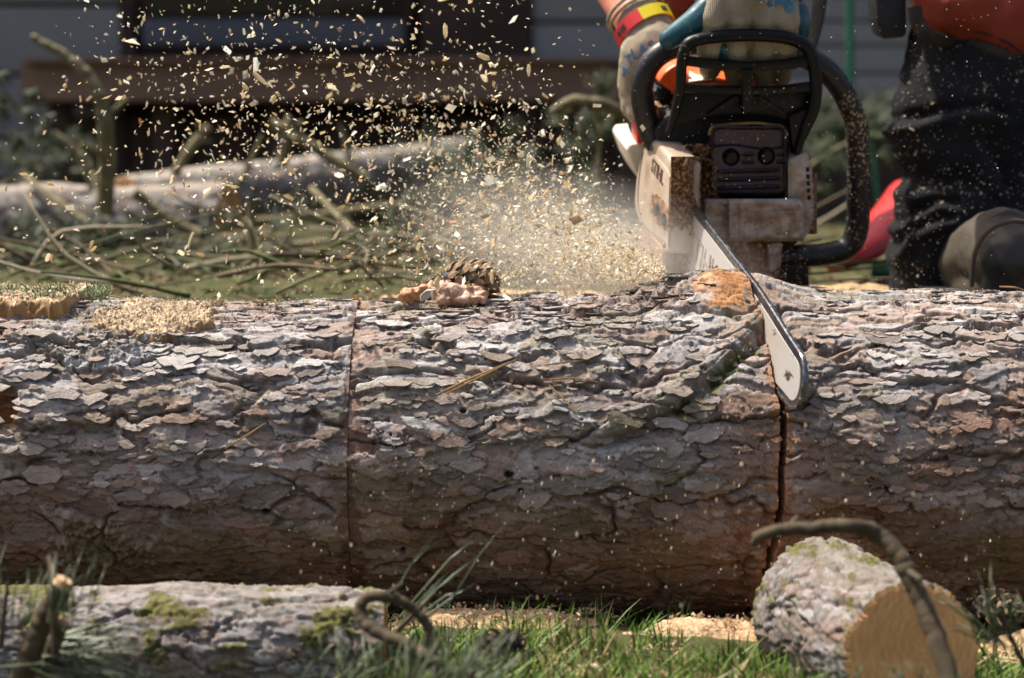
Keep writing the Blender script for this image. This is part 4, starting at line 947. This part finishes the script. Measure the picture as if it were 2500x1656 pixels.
spray('dense blue green needles under the curled twig', (860, 1660, -.64), (.2, 0, 1), 38, .050, 5, .9, M_NEEDLEB, .0012)
spray('blue green needles right of the curled twig', (1010, 1670, -.67), (.2, 0, 1), 26, .046, 6, .9, M_NEEDLEB, .0012)
spray('needles in front of the curled twig base', (1120, 1690, -.70), (.6, 0, .8), 50, .08, 7, .8, M_NEEDLEB, .0011)
spray('needles before the short log face', (2260, 1740, -.72), (0, 0, 1), 40, .05, 8, .9, M_NEEDLE, .0011)
spray('needles before the short log flank', (1990, 1740, -.72), (-.2, 0, 1), 40, .05, 9, .9, M_NEEDLE, .0011)
spray('needles at the lower right corner', (2470, 1560, -.6), (-.4, 0, .8), 40, .07, 10, .9, M_NEEDLE)
spray('pale crossing needles before the dark log foot', (1010, 1500, -.5), (.6, 0, .6), 9, .11, 11, .45, M_NEEDLEB, .0012)
# sawdust heaps in front: real mounds
M_SAWDUST = noisy('sawdust_ground', [(.25, lin(130, 98, 70)), (.5, lin(184, 152, 116)), (.75, lin(214, 190, 156))], 160, .95, .9, 260, .004)
def mound(name, cx, cy, rx, ry, h, seed, label, kind=None):
    n = 70; U, V = np.meshgrid(np.linspace(-1, 1, n), np.linspace(-1, 1, n), indexing='ij'); X = cx + U * rx; Y = cy + V * ry
    d = np.hypot(U, V) + (fbm(X * 9, Y * 9, 3, seed) - .5) * .6
    Z = ground_z(X, Y) - .012 + (h + .012) * ss(1.0, .15, d) + (fbm(X * 70, Y * 70, 3, seed + 1) - .5) * .008 + (fbm(X * 260, Y * 260, 2, seed + 2) - .5) * .004
    o = obj(name, grid_mesh(name, np.stack([X, Y, Z], -1)[:, ::-1], M_SAWDUST, False)); tag(o, label, 'sawdust', kind='stuff'); return o
def on_ground(px, py):
    d = ray(px, py); return CAM + d * (-(CAM.z - .002) / d.z)
mound('sawdust', -.02, -.205, .22, .055, .016, 81, 'pale sawdust heaped on the grass below the middle of the log')
mound('sawdust', .22, -.255, .17, .05, .014, 82, 'sawdust strip in the grass left of the short log')
mound('sawdust', .58, -.26, .10, .10, .02, 83, 'sawdust beside the short log at the right')
mound('sawdust', .52, .62, .34, .22, .02, 84, 'pale sawdust lying behind the log beside the boot')
mound('sawdust', .02, .60, .30, .16, .012, 86, 'pale sawdust lying behind the log under the chip stream')
# grass
rn = np.random.default_rng(11); N = 17000
vs = np.zeros((N, 5, 3)); cols = np.zeros((N, 5, 3)); gx_ = rn.uniform(-.75, .85, N); gy_ = -.13 - .62 * rn.beta(1.2, 1.5, N)
keep = (fbm(gx_ * 9, gy_ * 9, 3, 88) + .22 * ss(-.24, -.36, gy_) - .25 * np.exp(-((gy_ + .225) / .035) ** 2) * ss(-.2, -.1, gx_)) > .50
keep &= ~((gx_ < -.12) & (gy_ > -.7) & (rn.random(N) < .7)); gx_ = gx_[keep]; gy_ = gy_[keep]; n = len(gx_)
gz_ = ground_z(gx_, gy_); az = rn.uniform(0, 6.28, n); ln = rn.uniform(0, 1.5, n) ** 1.5; hh = .008 + .034 * rn.beta(1.4, 2.2, n); wd_ = rn.uniform(.0007, .0014, n)
tip = np.stack([gx_ + np.cos(az) * hh * ln, gy_ + np.sin(az) * hh * ln, gz_ + hh], -1); base = np.stack([gx_, gy_, gz_ - .003], -1); mid = base * .45 + tip * .55 ; mid[:, 2] += hh * .08
sd = np.stack([-np.sin(az + .7), np.cos(az + .7), 0 * az], -1) * wd_[:, None]
V5 = np.stack([base - sd, base + sd, mid + sd * .8, mid - sd * .8, tip], 1).reshape(-1, 3)
i = np.arange(n) * 5; F4 = np.stack([i, i + 1, i + 2, i + 3], -1); F3 = np.stack([i + 3, i + 2, i + 4], -1)
t_ = rn.random(n)[:, None]; gc = np.array([.05, .115, .014]) * (1 - t_) + np.array([.16, .24, .04]) * t_; dry = rn.random(n) < .10; gc[dry] = [.30, .24, .11]
me = mesh_from('grass', V5, [tuple(f) for f in F4] + [tuple(f) for f in F3], attr_mat('grass_blades', .5, 40, .15, 0.0), True); color_attr(me, np.repeat(gc, 5, 0))
tag(obj('grass', me), 'short green lawn grass growing in front of the log', 'grass', kind='stuff')
# fallen sawdust grains on the lawn
def thin_wood(m):
    """thin shavings let some light through"""
    nt = m.node_tree; b = nt.nodes['Principled BSDF']; out = nt.nodes['Material Output']; tr = nt.nodes.new('ShaderNodeBsdfTranslucent'); mx = nt.nodes.new('ShaderNodeMixShader'); mx.inputs[0].default_value = .42
    nt.links.new(b.inputs['Base Color'].links[0].from_socket, tr.inputs[0]); nt.links.new(b.outputs[0], mx.inputs[1]); nt.links.new(tr.outputs[0], mx.inputs[2]); nt.links.new(mx.outputs[0], out.inputs[0]); return m
def chipset(name, pos, size, seed, cols, label, flat=.5, orient=None, cat='sawdust', parent=None, mat=None):
    rn = np.random.default_rng(seed); n = len(pos)
    q = rn.normal(size=(n, 3)); q /= np.linalg.norm(q, axis=1)[:, None]
    if orient is not None: q = q * (1 - orient[0]) + np.array(orient[1]) * orient[0]; q /= np.linalg.norm(q, axis=1)[:, None]
    r = rn.normal(size=(n, 3)); b = np.cross(q, r); b /= np.linalg.norm(b, axis=1)[:, None]; c_ = np.cross(q, b)
    L = size[:, None] * rn.uniform(.6, 1.3, (n, 1)); W = L * rn.uniform(.25, .6, (n, 1)); T_ = L * rn.uniform(.12, .3, (n, 1)) * flat * 2
    V = np.stack([pos - q * L * .5 - b * W * .3, pos - q * L * .2 + b * W * .6, pos + q * L * .5 + b * W * .1, pos + q * L * .25 - b * W * .6, pos + c_ * T_], 1)
    i = np.arange(n)[:, None] * 5
    F = np.concatenate([np.concatenate([i + a, i + b_, i + d], 1) for a, b_, d in ((0, 1, 4), (1, 2, 4), (2, 3, 4), (3, 0, 4), (0, 3, 2), (0, 2, 1))])
    me = mesh_from(name, V.reshape(-1, 3), F, mat or M_CHIPS, False)
    cc = np.array(cols)[rn.integers(0, len(cols), n)] * rn.uniform(.75, 1.15, (n, 1)); color_attr(me, np.repeat(cc, 5, 0))
    o = obj(name, me, parent); tag(o, label, cat if label else None, kind='stuff'); return o
M_CHIPS = thin_wood(attr_mat('pale_pine_chips', .75, 200, .2, 0.0))
CC = [(.66, .50, .30), (.72, .58, .38), (.60, .42, .23), (.76, .66, .48), (.52, .34, .18)]
rn = np.random.default_rng(3); N = 9000; x = rn.uniform(-.5, .8, N); y = -.13 - .6 * rn.beta(1.0, 1.6, N); k = fbm(x * 8, y * 8, 3, 89) + .25 * np.exp(-((y + .23) / .05) ** 2) > .56
x, y = x[k], y[k]; z = ground_z(x, y) + .004 + rn.uniform(0, .006, len(x)) + .013 * np.exp(-(((x + .02) / .15) ** 2 + ((y + .205) / .04) ** 2)) + .011 * np.exp(-(((x - .22) / .12) ** 2 + ((y + .255) / .035) ** 2))
chipset('sawdust_grains', np.stack([x, y, z], -1), rn.uniform(.003, .009, len(x)), 4, CC, 'pale sawdust grains and chips scattered over the lawn')
# ---------------------------------------------------------------- pinecones
M_CONE = noisy('cone_scale', [(.3, lin(84, 62, 44)), (.55, lin(134, 108, 80)), (.75, lin(200, 180, 146))], 60, .8, .3)
def scale_mesh():
    vs = []; fs = []
    prof = [(0, .10, 0), (.35, .22, .02), (.7, .34, .10), (.95, .24, .26), (1.08, .06, .36)]
    for f, w, h in prof: vs += [(-w, f, h), (0, f, h + .07), (w, f, h), (0, f, h - .05)]
    for i in range(len(prof) - 1):
        for k in range(4): fs.append((i * 4 + k, i * 4 + (k + 1) % 4, i * 4 + 4 + (k + 1) % 4, i * 4 + 4 + k))
    fs += [(3, 2, 1, 0), (16, 17, 18, 19)]
    return mesh_from('scale', vs, fs, M_CONE, False)
ME_SCALE = scale_mesh()
def pinecone(p0, p1, r, rows, label, seed):
    p0, p1 = Vector(p0), Vector(p1); ax = (p1 - p0); L = ax.length; ax.normalize(); e1 = ax.cross(Vector((0.1, 0, 1))).normalized(); e2 = ax.cross(e1)
    t = thing('pinecone', (p0 + p1) / 2 - Vector((0, 0, r)), label, 'pinecone', 'fallen pinecones'); rn = random.Random(seed)
    tube_obj('core', [p0, p0.lerp(p1, .3), p0.lerp(p1, .7), p1], [r * .35, r * .55, r * .45, r * .1], M_DARK, t, seg=8)
    n = rows * 9
    for k in range(n):
        f = (k + .5) / n; a = k * 2.39996; prof = math.sin(math.pi * min(f * .82 + .16, 1.0)) ** .7
        out = e1 * math.cos(a) + e2 * math.sin(a); d = (out * 1.0 + ax * (.15 + .9 * f)).normalized(); up = (ax - d * ax.dot(d)).normalized(); sx = d.cross(up)
        o = bpy.data.objects.new('scale', ME_SCALE); link(o, t); s_ = r * prof * rn.uniform(.62, .8) + .002
        M = Matrix((sx, d, up)).transposed().to_4x4(); M.translation = p0 + ax * L * f * .95 + out * r * .28 * prof
        o.matrix_parent_inverse = world_of(t).inverted(); o.matrix_basis = M @ Matrix.Diagonal((s_ * .8, s_, s_, 1))
    return t
pinecone(P(1080, 688, -.01), P(1214, 694, .0), .034, 9, 'brown open pinecone lying on top of the big log', 1)
pinecone(P(1275, 1570, -.42), P(1165, 1572, -.46), .019, 5, 'small dark pinecone on the sawdust before the log', 2)
pinecone(P(2395, 1470, -.30), P(2490, 1500, -.36), .022, 5, 'ragged brown pinecone on the ground beside the short log', 3)
# ---------------------------------------------------------------- resin on the log
def resin(name, stops, rough=.45):
    t = NT(name); c = t.ramp(t.noise(70, 5, .7), stops); t.bump(t.noise(150, 4, .7), .7, .003); t.set(c, rough, 0, .4); t.b.inputs['Subsurface Weight'].default_value = .2
    t.b.inputs['Subsurface Radius'].default_value = (.008, .003, .0015); t.b.inputs['Subsurface Scale'].default_value = 1; return t.m
M_RESIN = resin('resin', [(.3, lin(128, 84, 64)), (.5, lin(178, 138, 114)), (.66, lin(214, 190, 168))])
M_AMBER = resin('amber_resin', [(.3, lin(140, 96, 56)), (.6, lin(172, 130, 84)), (.8, lin(196, 162, 118))], .65)
def lumps(seed, amp): return lambda co, nr: amp * (fbm(co[:, 0] * 130 + 9, co[:, 2] * 130 + co[:, 1] * 90, 3, seed) - .5) * 2
def top_at(px, yy): 
    x = P(px, 740, yy).x; R = float(log_radius(np.array(x))) + .010; return Vector((x, yy, LOG_Z + math.sqrt(max(R * R - yy * yy, .001))))
r1 = thing('resin_lump', top_at(1080, -.02), 'lump of pink orange resin in front of the pinecone on the log', 'resin')
blob('lobe', [(P(1082, 716, -.035), .014, P(1165, 722, -.03), .010), (P(1088, 735, -.04), .009, P(1175, 728, -.04), .009), (P(1140, 712, -.03), .010, P(1168, 716, -.03), .009), (P(1082, 706, -.03), .010, P(1100, 704, -.02), .008)], M_RESIN, r1, .002, 2, lumps(401, .005))
blob('lobe', [(P(995, 730, -.025), .011, P(1020, 722, -.02), .011), (P(1020, 722, -.02), .011, P(1062, 702, -.01), .008)], resin('orange_resin', [(.3, lin(140, 88, 58)), (.6, lin(192, 146, 108))]), r1, .002, 2, lumps(402, .005))
r1s = [P(x, y, -.055) for x, y in ((1024, 722), (1040, 708), (1058, 708), (1060, 714), (1040, 734), (1026, 738))]
prism('bark_scrap', r1s, [p + Vector((.002, .006, .001)) for p in r1s], noisy('scrap', [(.3, lin(150, 142, 134)), (.7, lin(196, 188, 178))], 90, .9, .4), r1, .001, 1)
M_CRUST = attr_mat('sawdust_crust', .9, 500, .3, .6, .0012)
def crust(px0, px1, py0, py1, thick, seed, label, base=.004):
    xa, xb = log_hit(px0, (py0 + py1) / 2)[0], log_hit(px1, (py0 + py1) / 2)[0]; ta = log_hit(px0, py0)[1] - .16; tb = log_hit(px0, py1)[1]
    nx, ny = 170, 90; X, T = np.meshgrid(np.linspace(xa - .02, xb + .02, nx), np.linspace(ta - .05, tb + .08, ny), indexing='ij')
    u = (X - (xa + xb) / 2) / ((xb - xa) / 2); v = (T - (ta + tb) / 2) / ((tb - ta) / 2)
    d = (np.abs(u) ** 3 + np.abs(v) ** 3) ** (1 / 3) + (fbm(X * 26, T * 5, 4, seed, .6) - .5) * .7
    m = ss(1.02, .86, d); h = m ** .6 * thick * (.55 + .75 * fbm(X * 40, T * 8, 3, seed + 1)) + m * (.006 * (fbm(X * 170, T * 34, 3, seed + 2, .6) - .5) + .0035 * (fbm(X * 420, T * 80, 2, seed + 3) - .5))
    R = log_radius(X) + base + h - .016 * (1 - m); t = thing('sawdust_crust', (float((xa + xb) / 2), 0, LOG_Z + .18), label, 'resin')
    g = fbm(X * 520, T * 100, 2, seed + 4)[..., None]; g2 = fbm(X * 90, T * 18, 3, seed + 5)[..., None]
    C = np.array([.46, .35, .23]) * (.35 + 1.1 * g) * (.6 + .8 * g2); am = (ss(.72, .98, d) * ss(-.1, .8, v))[..., None]
    C = C * (1 - am) + np.array([.36, .20, .08]) * (.4 + 1.1 * g2) * am
    me = grid_mesh('crust', np.stack([X, -R * np.sin(T), LOG_Z + R * np.cos(T)], -1)[:, ::-1], M_CRUST, False); color_attr(me, C[:, ::-1]); obj('crust', me, t)
    rg = np.random.default_rng(seed); i = rg.integers(0, nx, 4200); j = rg.integers(0, ny, 4200); k = (m[i, j] > .5) & (am[i, j, 0] < .5); i, j = i[k], j[k]; n_ = len(i)
    pp = np.stack([X[i, j], -R[i, j] * np.sin(T[i, j]), LOG_Z + R[i, j] * np.cos(T[i, j])], -1) + rg.normal(size=(n_, 3)) * .0016
    chipset('sawdust', pp, rg.uniform(.0014, .0046, n_), seed + 1, [(.62, .51, .37), (.72, .62, .48), (.50, .38, .25), (.78, .71, .59)], None, parent=t); return t
crust(228, 515, 762, 838, .013, 501, 'flat amber resin slab covered in sawdust on the left log')
crust(-120, 212, 735, 788, .013, 502, 'sawdust covered resin with green fluff at the left edge', .014)
# loose sawdust feathered over the top of the logs
rn = np.random.default_rng(61); n = 3400
lx = np.where(rn.random(n) < .62, rn.normal(-.45, .12, n), rn.uniform(-.65, .66, n)); th = np.clip(rn.normal(.18, .26, n), -.35, .95); keep = (np.abs(lx - .285) > .02); lx, th = lx[keep], th[keep]
R = log_radius(lx) + .0085 + rn.uniform(-.002, .003, len(lx)); chipset('loose_sawdust', np.stack([lx, -R * np.sin(th), LOG_Z + R * np.cos(th)], -1), rn.uniform(.0015, .0048, len(lx)), 62, CC, 'loose sawdust strewn along the top of the logs')
# green fluff and dry needles on top of the left log
fl = thing('moss_tuft', top_at(120, .0), 'green mossy fluff on top of the left log', 'moss')
rn_ = random.Random(9); bs = [(P(rn_.uniform(-40, 270), rn_.uniform(706, 738), rn_.uniform(-.06, .03)), (rn_.uniform(-1, 1), 0, .6)) for _ in range(240)]
tag(obj('strand', mesh_from('strand', *needles(bs, 4, .016, 9, 1.2, .0006, .6), leafmat('fluff', [(.3, (.10, .13, .05)), (.7, (.24, .27, .14))], .8, scale=40)), fl), kind='stuff')
def dry(label, a, b, yy, r=.0011):
    pa, pb = P(a[0], a[1], yy), P(b[0], b[1], yy); m = (pa + pb) / 2 + Vector((0, -.004, .003)); t = thing('dry_needle', pa, label, 'pine needle', 'dry needles lying on the logs')
    tube_obj('stalk', [pa, m, pb], [r, r * 1.1, r * .6], M_DRY, t, seg=5); return t
def onlog(px, py, lift=.012):
    x, th = log_hit(px, py, LOG_R + lift); return x, th
def dry_on(label, pts, r=.0010):
    q = []
    for px, py in pts:
        x, th = log_hit(px, py, LOG_R + .012); R = LOG_R + .013; q.append(Vector((x, -R * math.sin(th), LOG_Z + R * math.cos(th))))
    t = thing('dry_needle', q[0], label, 'pine needle', 'dry needles lying on the logs'); tube_obj('stalk', q, [r, r * 1.2, r * .6], M_DRY, t, seg=5, n=4); return t
dry_on('long forked dry needle across the middle of the log', [(1065, 966), (1150, 925), (1255, 882)], .0013)
dry_on('second needle of the forked pair on the log middle', [(1090, 962), (1180, 918), (1262, 878)], .0011)
dry_on('dry needle slanting down right on the log middle', [(1340, 942), (1370, 970), (1412, 1012)])
dry_on('dry needle lying level on the log above the slanting one', [(1340, 928), (1400, 925), (1460, 934)])
dry_on('faint dry needle higher on the log middle', [(1330, 893), (1380, 886), (1430, 880)])
dry_on('dry needle on the left section near the cut', [(550, 1095), (600, 1065), (650, 1032)])
dry('dry needle sticking out over the left log top', (155, 693), (275, 726), .0)
dry('long dry needle crossing the left log top', (265, 722), (360, 752), -.02)
dry('dry needle rising right from the sawdust slab', (345, 752), (438, 731), -.03)
dry('dry needle lying on the log beside the boot', (2440, 700), (2520, 716), -.02)
# bark scales that stand proud of the logs
def flake_data(rn):
    """a ragged curved scale: unit length along x, free lower edge towards -y"""
    n = 7; up_ = []; lo_ = []
    for k in range(n):
        x = -1 + 2 * k / (n - 1); e = math.sqrt(max(0, 1 - abs(x) ** 2.6))
        up_.append((x + rn.uniform(-.06, .06), e * rn.uniform(.5, .9))); lo_.append((x + rn.uniform(-.08, .08), -e * rn.uniform(.55, 1.15) + rn.uniform(-.12, .12)))
    vs = [(x, y, .0) for x, y in up_] + [(x * .98, (y1 + y2) * .5 + rn.uniform(-.1, .1), .10 + .08 * rn.random()) for (x, y1), (_, y2) in zip(up_, lo_)] + [(x, y, .10 + .14 * rn.random()) for x, y in lo_] + [(x, y + .02, .02) for x, y in lo_]
    fs = [(r * n + k, (r + 1) * n + k, (r + 1) * n + k + 1, r * n + k + 1) for r in range(3) for k in range(n - 1)]
    return vs, fs
t = NT('bark_flake'); oi = t.n('ShaderNodeObjectInfo')
c = t.mix(.9, oi.outputs['Color'], t.ramp(t.noise(2.2, 6, .75), [(.3, (.6, .58, .55)), (.7, (1.25, 1.22, 1.2))]), 'MULTIPLY'); t.bump(t.noise(7, 4, .6), .4, .05); M_FLAKE = t.set(c, .92, 0, .2)
FLD = [flake_data(random.Random(k)) for k in range(24)]
FL = [mesh_from('bark_flake', *d, M_FLAKE, False) for d in FLD]
def flake_pose(rn, x0, x1, smin, smax, data):
    xs, ths, r, C = data; x = rn.uniform(x0, x1); th = rn.uniform(-.12, 1.75); s_ = rn.uniform(smin, smax)
    i = min(np.searchsorted(xs, x), len(xs) - 1); j = min(np.searchsorted(ths, th), len(ths) - 1); R = float(r[i, j]) + .0006
    nr = Vector((0, -math.sin(th), math.cos(th))); dn = Vector((0, -math.cos(th), -math.sin(th))); tl = rn.uniform(.02, .18); up = (nr - dn * tl).normalized()
    yx = (Vector((1, 0, 0)) + dn * rn.uniform(-.3, .3)).normalized(); yx = (yx - up * yx.dot(up)).normalized(); zz = up.cross(yx)
    M = Matrix((yx, zz, up)).transposed().to_4x4(); M.translation = Vector((x, -R * math.sin(th), LOG_Z + R * math.cos(th)))
    col = C[i, j] * rn.uniform(.85, 1.3) * .75 + .25 * C[min(i + 40, len(xs) - 1), j]
    return x, s_, M @ Matrix.Diagonal((s_, s_ * rn.uniform(.32, .6), .008 + s_ * .15, 1)), col
def flakes(parent, x0, x1, n, nstuff, seed, data):
    rn = random.Random(seed); Wi = world_of(parent).inverted()
    for k in range(n):
        x, s_, M, col = flake_pose(rn, x0, x1, .011, .024, data)
        if .22 < x < .36: continue
        o = bpy.data.objects.new('bark_flake', FL[rn.randrange(24)]); link(o, parent); o.matrix_parent_inverse = Wi; o.matrix_basis = M; o.color = (*[float(q) for q in col], 1)
    V = []; F = []; CL = []
    for k in range(nstuff):
        x, s_, M, col = flake_pose(rn, x0, x1, .005, .012, data); vs, fs = FLD[rn.randrange(24)]
        if .24 < x < .345: continue
        i = len(V); V += [M @ Vector(v) for v in vs]; F += [tuple(i + q for q in f) for f in fs]; CL += [col] * len(vs)
    me = mesh_from('small_bark_flakes', V, F, M_BARK, False); color_attr(me, np.array(CL)); tag(obj('small_bark_flakes', me, parent), kind='stuff')
flakes(LOGB, CUT_X + .02, .70, 210, 700, 1, (XB, TB, RB, CB)); flakes(LOGA, -.70, CUT_X - .02, 90, 350, 2, (XA, TA, RA, CA))
# chain-torn splinters at the mouth of the cut
sp = thing('torn_splinters', PF(1820, 670, .1), 'torn pale splinters thrown up where the chain enters the log', 'splinters')
rn = np.random.default_rng(21); n = 900; th = rn.uniform(-.25, .42, n); off = rn.normal(-.012, .026, n); R = .2 + rn.uniform(-.004, .010, n) + .016 * np.exp(-(th / .28) ** 2) - np.abs(off) * .15; yy = -R * np.sin(th); zz = LOG_Z + R * np.cos(th); xx = KERF_X(yy, zz) + off - .012
chipset('splinter', np.stack([xx, yy, zz], -1), rn.uniform(.006, .018, n), 22, [(.62, .36, .20), (.70, .46, .30), (.45, .22, .10), (.72, .56, .42)], None, .3, (.5, (.6, 0, .8)), parent=sp)
# ---------------------------------------------------------------- flying chips
def chip_mesh(seed):
    rn = random.Random(seed); n = rn.choice((5, 6, 6, 7)); el = rn.uniform(1.0, 2.6); vs = []; bend = rn.uniform(-.25, .25)
    for z in (-1, 1):
        for k in range(n):
            a = 2 * math.pi * k / n + rn.uniform(-.25, .25); r = rn.uniform(.65, 1.1); x = math.cos(a) * r * el * .5
            vs.append((x, math.sin(a) * r * .42, z * rn.uniform(.05, .15) + bend * x * x))
    fs = [tuple(range(n - 1, -1, -1)), tuple(range(n, 2 * n))] + [(k, (k + 1) % n, n + (k + 1) % n, n + k) for k in range(n)]
    return mesh_from('wood_chip', vs, fs, M_CHIP1, False)
t = NT('flying_chip'); oi = t.n('ShaderNodeObjectInfo'); c = t.ramp(oi.outputs['Random'], [(0, (.80, .66, .42)), (.4, (.86, .76, .54)), (.7, (.90, .84, .66)), (.92, (.76, .58, .34)), (1, (.6, .38, .2))])
c = t.mix(.6, c, t.ramp(t.noise(2.5, 4, .7), [(.3, (.75, .68, .6)), (.7, (1.1, 1.08, 1.05))]), 'MULTIPLY'); M_CHIP1 = thin_wood(t.set(c, .75, 0, .25))
CHM = [chip_mesh(100 + k) for k in range(16)]
rn = np.random.default_rng(77)
def plume(n, near):
    """pixels of the photograph the stream passes through: it leaves the chain low and fans out to the left and up"""
    out = []
    while len(out) < n:
        if near:
            r = abs(rn.normal(0, 330)) + 20; a = math.radians(rn.normal(14, 16))
        else:
            r = 150 + 1500 * rn.beta(1.35, 1.7); a = math.radians(rn.normal(30, 18) if r < 900 else rn.normal(24, 12))
        px = (1640 if near else 1590) - r * math.cos(a); py = (672 if near else 655) - r * math.sin(a) + (r / 1500) ** 2 * 120
        if -60 < px < (1660 if near else 1600) and -40 < py < 745: out.append((px, py))
    return np.array(out)
def where(px, py):
    if py < 170: return 'high before the grey siding at the left' if px < 310 else 'high before the dark window' if px < 1010 else 'high before the brown door post' if px < 1300 else 'high beside the gloved wrist'
    if py < 300: return 'at the height of the deck beam, left half' if px < 750 else 'at the height of the deck beam, right half'
    if px < 560: return 'low over the left log section'
    if px < 1150: return 'before the blurred fallen trunk' if py < 520 else 'low over the log left of the pinecone'
    return 'close to the saw above the pinecone' if py < 520 else 'in the dense spray beside the saw'
big = plume(252, False)
extra = np.stack([rn.uniform(850, 2320, 48), rn.uniform(840, 1480, 48)], -1)
for k, (px, py) in enumerate(np.concatenate([big, extra])):
    if k < 252: y = rn.normal(.04, .16); y = min(max(y, -.32), .4) if py < 700 else min(y, -.26); s_ = rn.choice([5, 6, 7, 8, 10, 13], p=[.08, .16, .22, .24, .18, .12]) * rn.uniform(.9, 1.45) / SCL(y)
    else: y = rn.uniform(-.62, -.28); s_ = rn.uniform(3.0, 6.5) / SCL(y)
    if k < 252 and k % 17 == 0 and px < 1300: s_ = rn.uniform(14, 21) / SCL(y)
    if py > 690 and k < 252: y = -.25
    o = bpy.data.objects.new('wood_chip', CHM[int(rn.integers(0, 16))]); COL.objects.link(o)
    o.location = P(px, py, y); o.scale = (s_, s_, s_)
    o.rotation_euler = tuple(rn.uniform(0, 6.28, 3)) if k < 252 else (rn.uniform(-.4, .4), math.radians(90) + rn.uniform(-.5, .5), rn.uniform(0, 6.28))
    if k < 252: w = where(px, py); tag(o, 'pale wood chip flying ' + w, 'wood chip', 'chips flying ' + w)
    else: w = 'left of the saw cut' if px < 1860 else 'right of the saw cut'; tag(o, 'pale sliver falling in front of the log bark ' + w, 'wood chip', 'slivers falling ' + w)
def pts(px, y): return np.array([tuple(P(a, b, c)) for (a, b), c in zip(px, y)])
CCF = [(.90, .80, .60), (.92, .85, .68), (.86, .74, .52), (.94, .90, .78), (.78, .60, .38)]
q = plume(3100, False); y = np.clip(rn.normal(.06, .2, len(q)), -.35, .6); y = np.where(q[:, 1] > 690, -.25, y); chipset('chip_stream', pts(q, y), (3.0 + rn.gamma(2.2, 3.6, len(q))) / 1950, 31, CCF, 'countless smaller chips flying away to the left of the saw', .4, cat='wood chips')
q = plume(11000, True); y = rn.normal(.12, .16, len(q)); y = np.where(q[:, 1] > 690, .22, y); chipset('chip_spray', pts(q, y), (2.0 + rn.gamma(2.0, 2.2, len(q))) / 1900, 32, CCF, 'dense spray of chips leaving the chain beside the saw', .4, (.35, (-.9, .1, .25)), cat='wood chips')
q = plume(26000, True); q = q * .8 + np.array([1640, 672]) * .2; y = rn.normal(.15, .10, len(q)); chipset('dust_spray', pts(q, np.maximum(y, .02)), rn.uniform(1.0, 3.5, len(q)) / 1900, 33, CCF, 'fine dust blowing from the cut', .4, (.3, (-.9, .1, .25)), cat='sawdust')
q = np.stack([rn.uniform(700, 2450, 1100), rn.uniform(760, 1500, 1100)], -1); y = rn.uniform(-.5, -.24, 1100); chipset('falling_dust', pts(q, y), (1.8 + rn.gamma(2, 1.5, 1100)) / 2200, 34, CCF, 'small slivers of sawdust falling in front of the log', .3, (.85, (.1, 0, 1)), cat='sawdust')
q = np.stack([rn.uniform(1480, 2480, 420), rn.uniform(0, 700, 420)], -1); y = rn.uniform(-.15, .2, 420); chipset('hanging_dust', pts(q, y), rn.uniform(1.2, 4.5, 420) / 1900, 35, CCF, 'specks of sawdust hanging round the saw and the worker', .4, cat='sawdust')
# sawdust clinging to the trousers
co = np.empty(len(TROU.data.vertices) * 3, np.float32); TROU.data.vertices.foreach_get('co', co); co = co.reshape(-1, 3); nr = np.empty_like(co).ravel(); TROU.data.vertices.foreach_get('normal', nr); nr = nr.reshape(-1, 3)
ok = np.where((nr[:, 1] < -.1) & (co[:, 0] > .45) & (co[:, 2] < .82))[0]; wgt = .25 + .9 * fbm(co[ok, 0] * 12, co[ok, 2] * 14, 3, 91) ** 2 * 2 + .8 * np.clip(nr[ok, 2], 0, 1); wgt /= wgt.sum()
pk = ok[rn.choice(len(ok), 3300, p=wgt)]
chipset('clinging_sawdust', co[pk] + nr[pk] * .0008 + rn.normal(size=(3300, 3)) * .0018, rn.gamma(2.0, .0010, 3300) + .0010, 36, [(.74, .64, .48), (.82, .74, .58), (.58, .46, .3)], None, .3, parent=MAN)

# the cloud of fine dust itself
bm = bmesh.new(); bmesh.ops.create_icosphere(bm, subdivisions=3, radius=1)
me = bpy.data.meshes.new('dust_cloud'); bm.to_mesh(me); bm.free()
dc = bpy.data.objects.new('dust_cloud', me); COL.objects.link(dc); dc.location = P(1440, 612, .17); dc.scale = (.27, .13, .11); dc.rotation_euler = (0, math.radians(14), 0)
t = NT('dust_cloud'); t.t.nodes.remove(t.b); pv = t.n('ShaderNodeVolumePrincipled'); pv.inputs['Color'].default_value = (.985, .965, .92, 1); pv.inputs['Anisotropy'].default_value = .2
tc = t.n('ShaderNodeTexCoord'); ln_ = t.n('ShaderNodeVectorMath', operation='LENGTH'); t.l(tc.outputs['Object'], ln_.inputs[0]); mr = t.n('ShaderNodeMapRange'); mr.inputs['From Min'].default_value = 1.0; mr.inputs['From Max'].default_value = .1; mr.inputs['To Max'].default_value = 8.0; t.l(ln_.outputs['Value'], mr.inputs[0])
nz = t.n('ShaderNodeTexNoise'); nz.inputs['Scale'].default_value = 2.2; t.l(tc.outputs['Object'], nz.inputs['Vector']); mm_ = t.n('ShaderNodeMath', operation='MULTIPLY'); t.l(mr.outputs[0], mm_.inputs[0]); t.l(nz.outputs['Fac'], mm_.inputs[1]); t.l(mm_.outputs[0], pv.inputs['Density'])
t.l(pv.outputs[0], t.t.nodes['Material Output'].inputs['Volume']); me.materials.append(t.m); tag(dc, 'pale cloud of fine sawdust beside the saw', 'dust', kind='stuff')
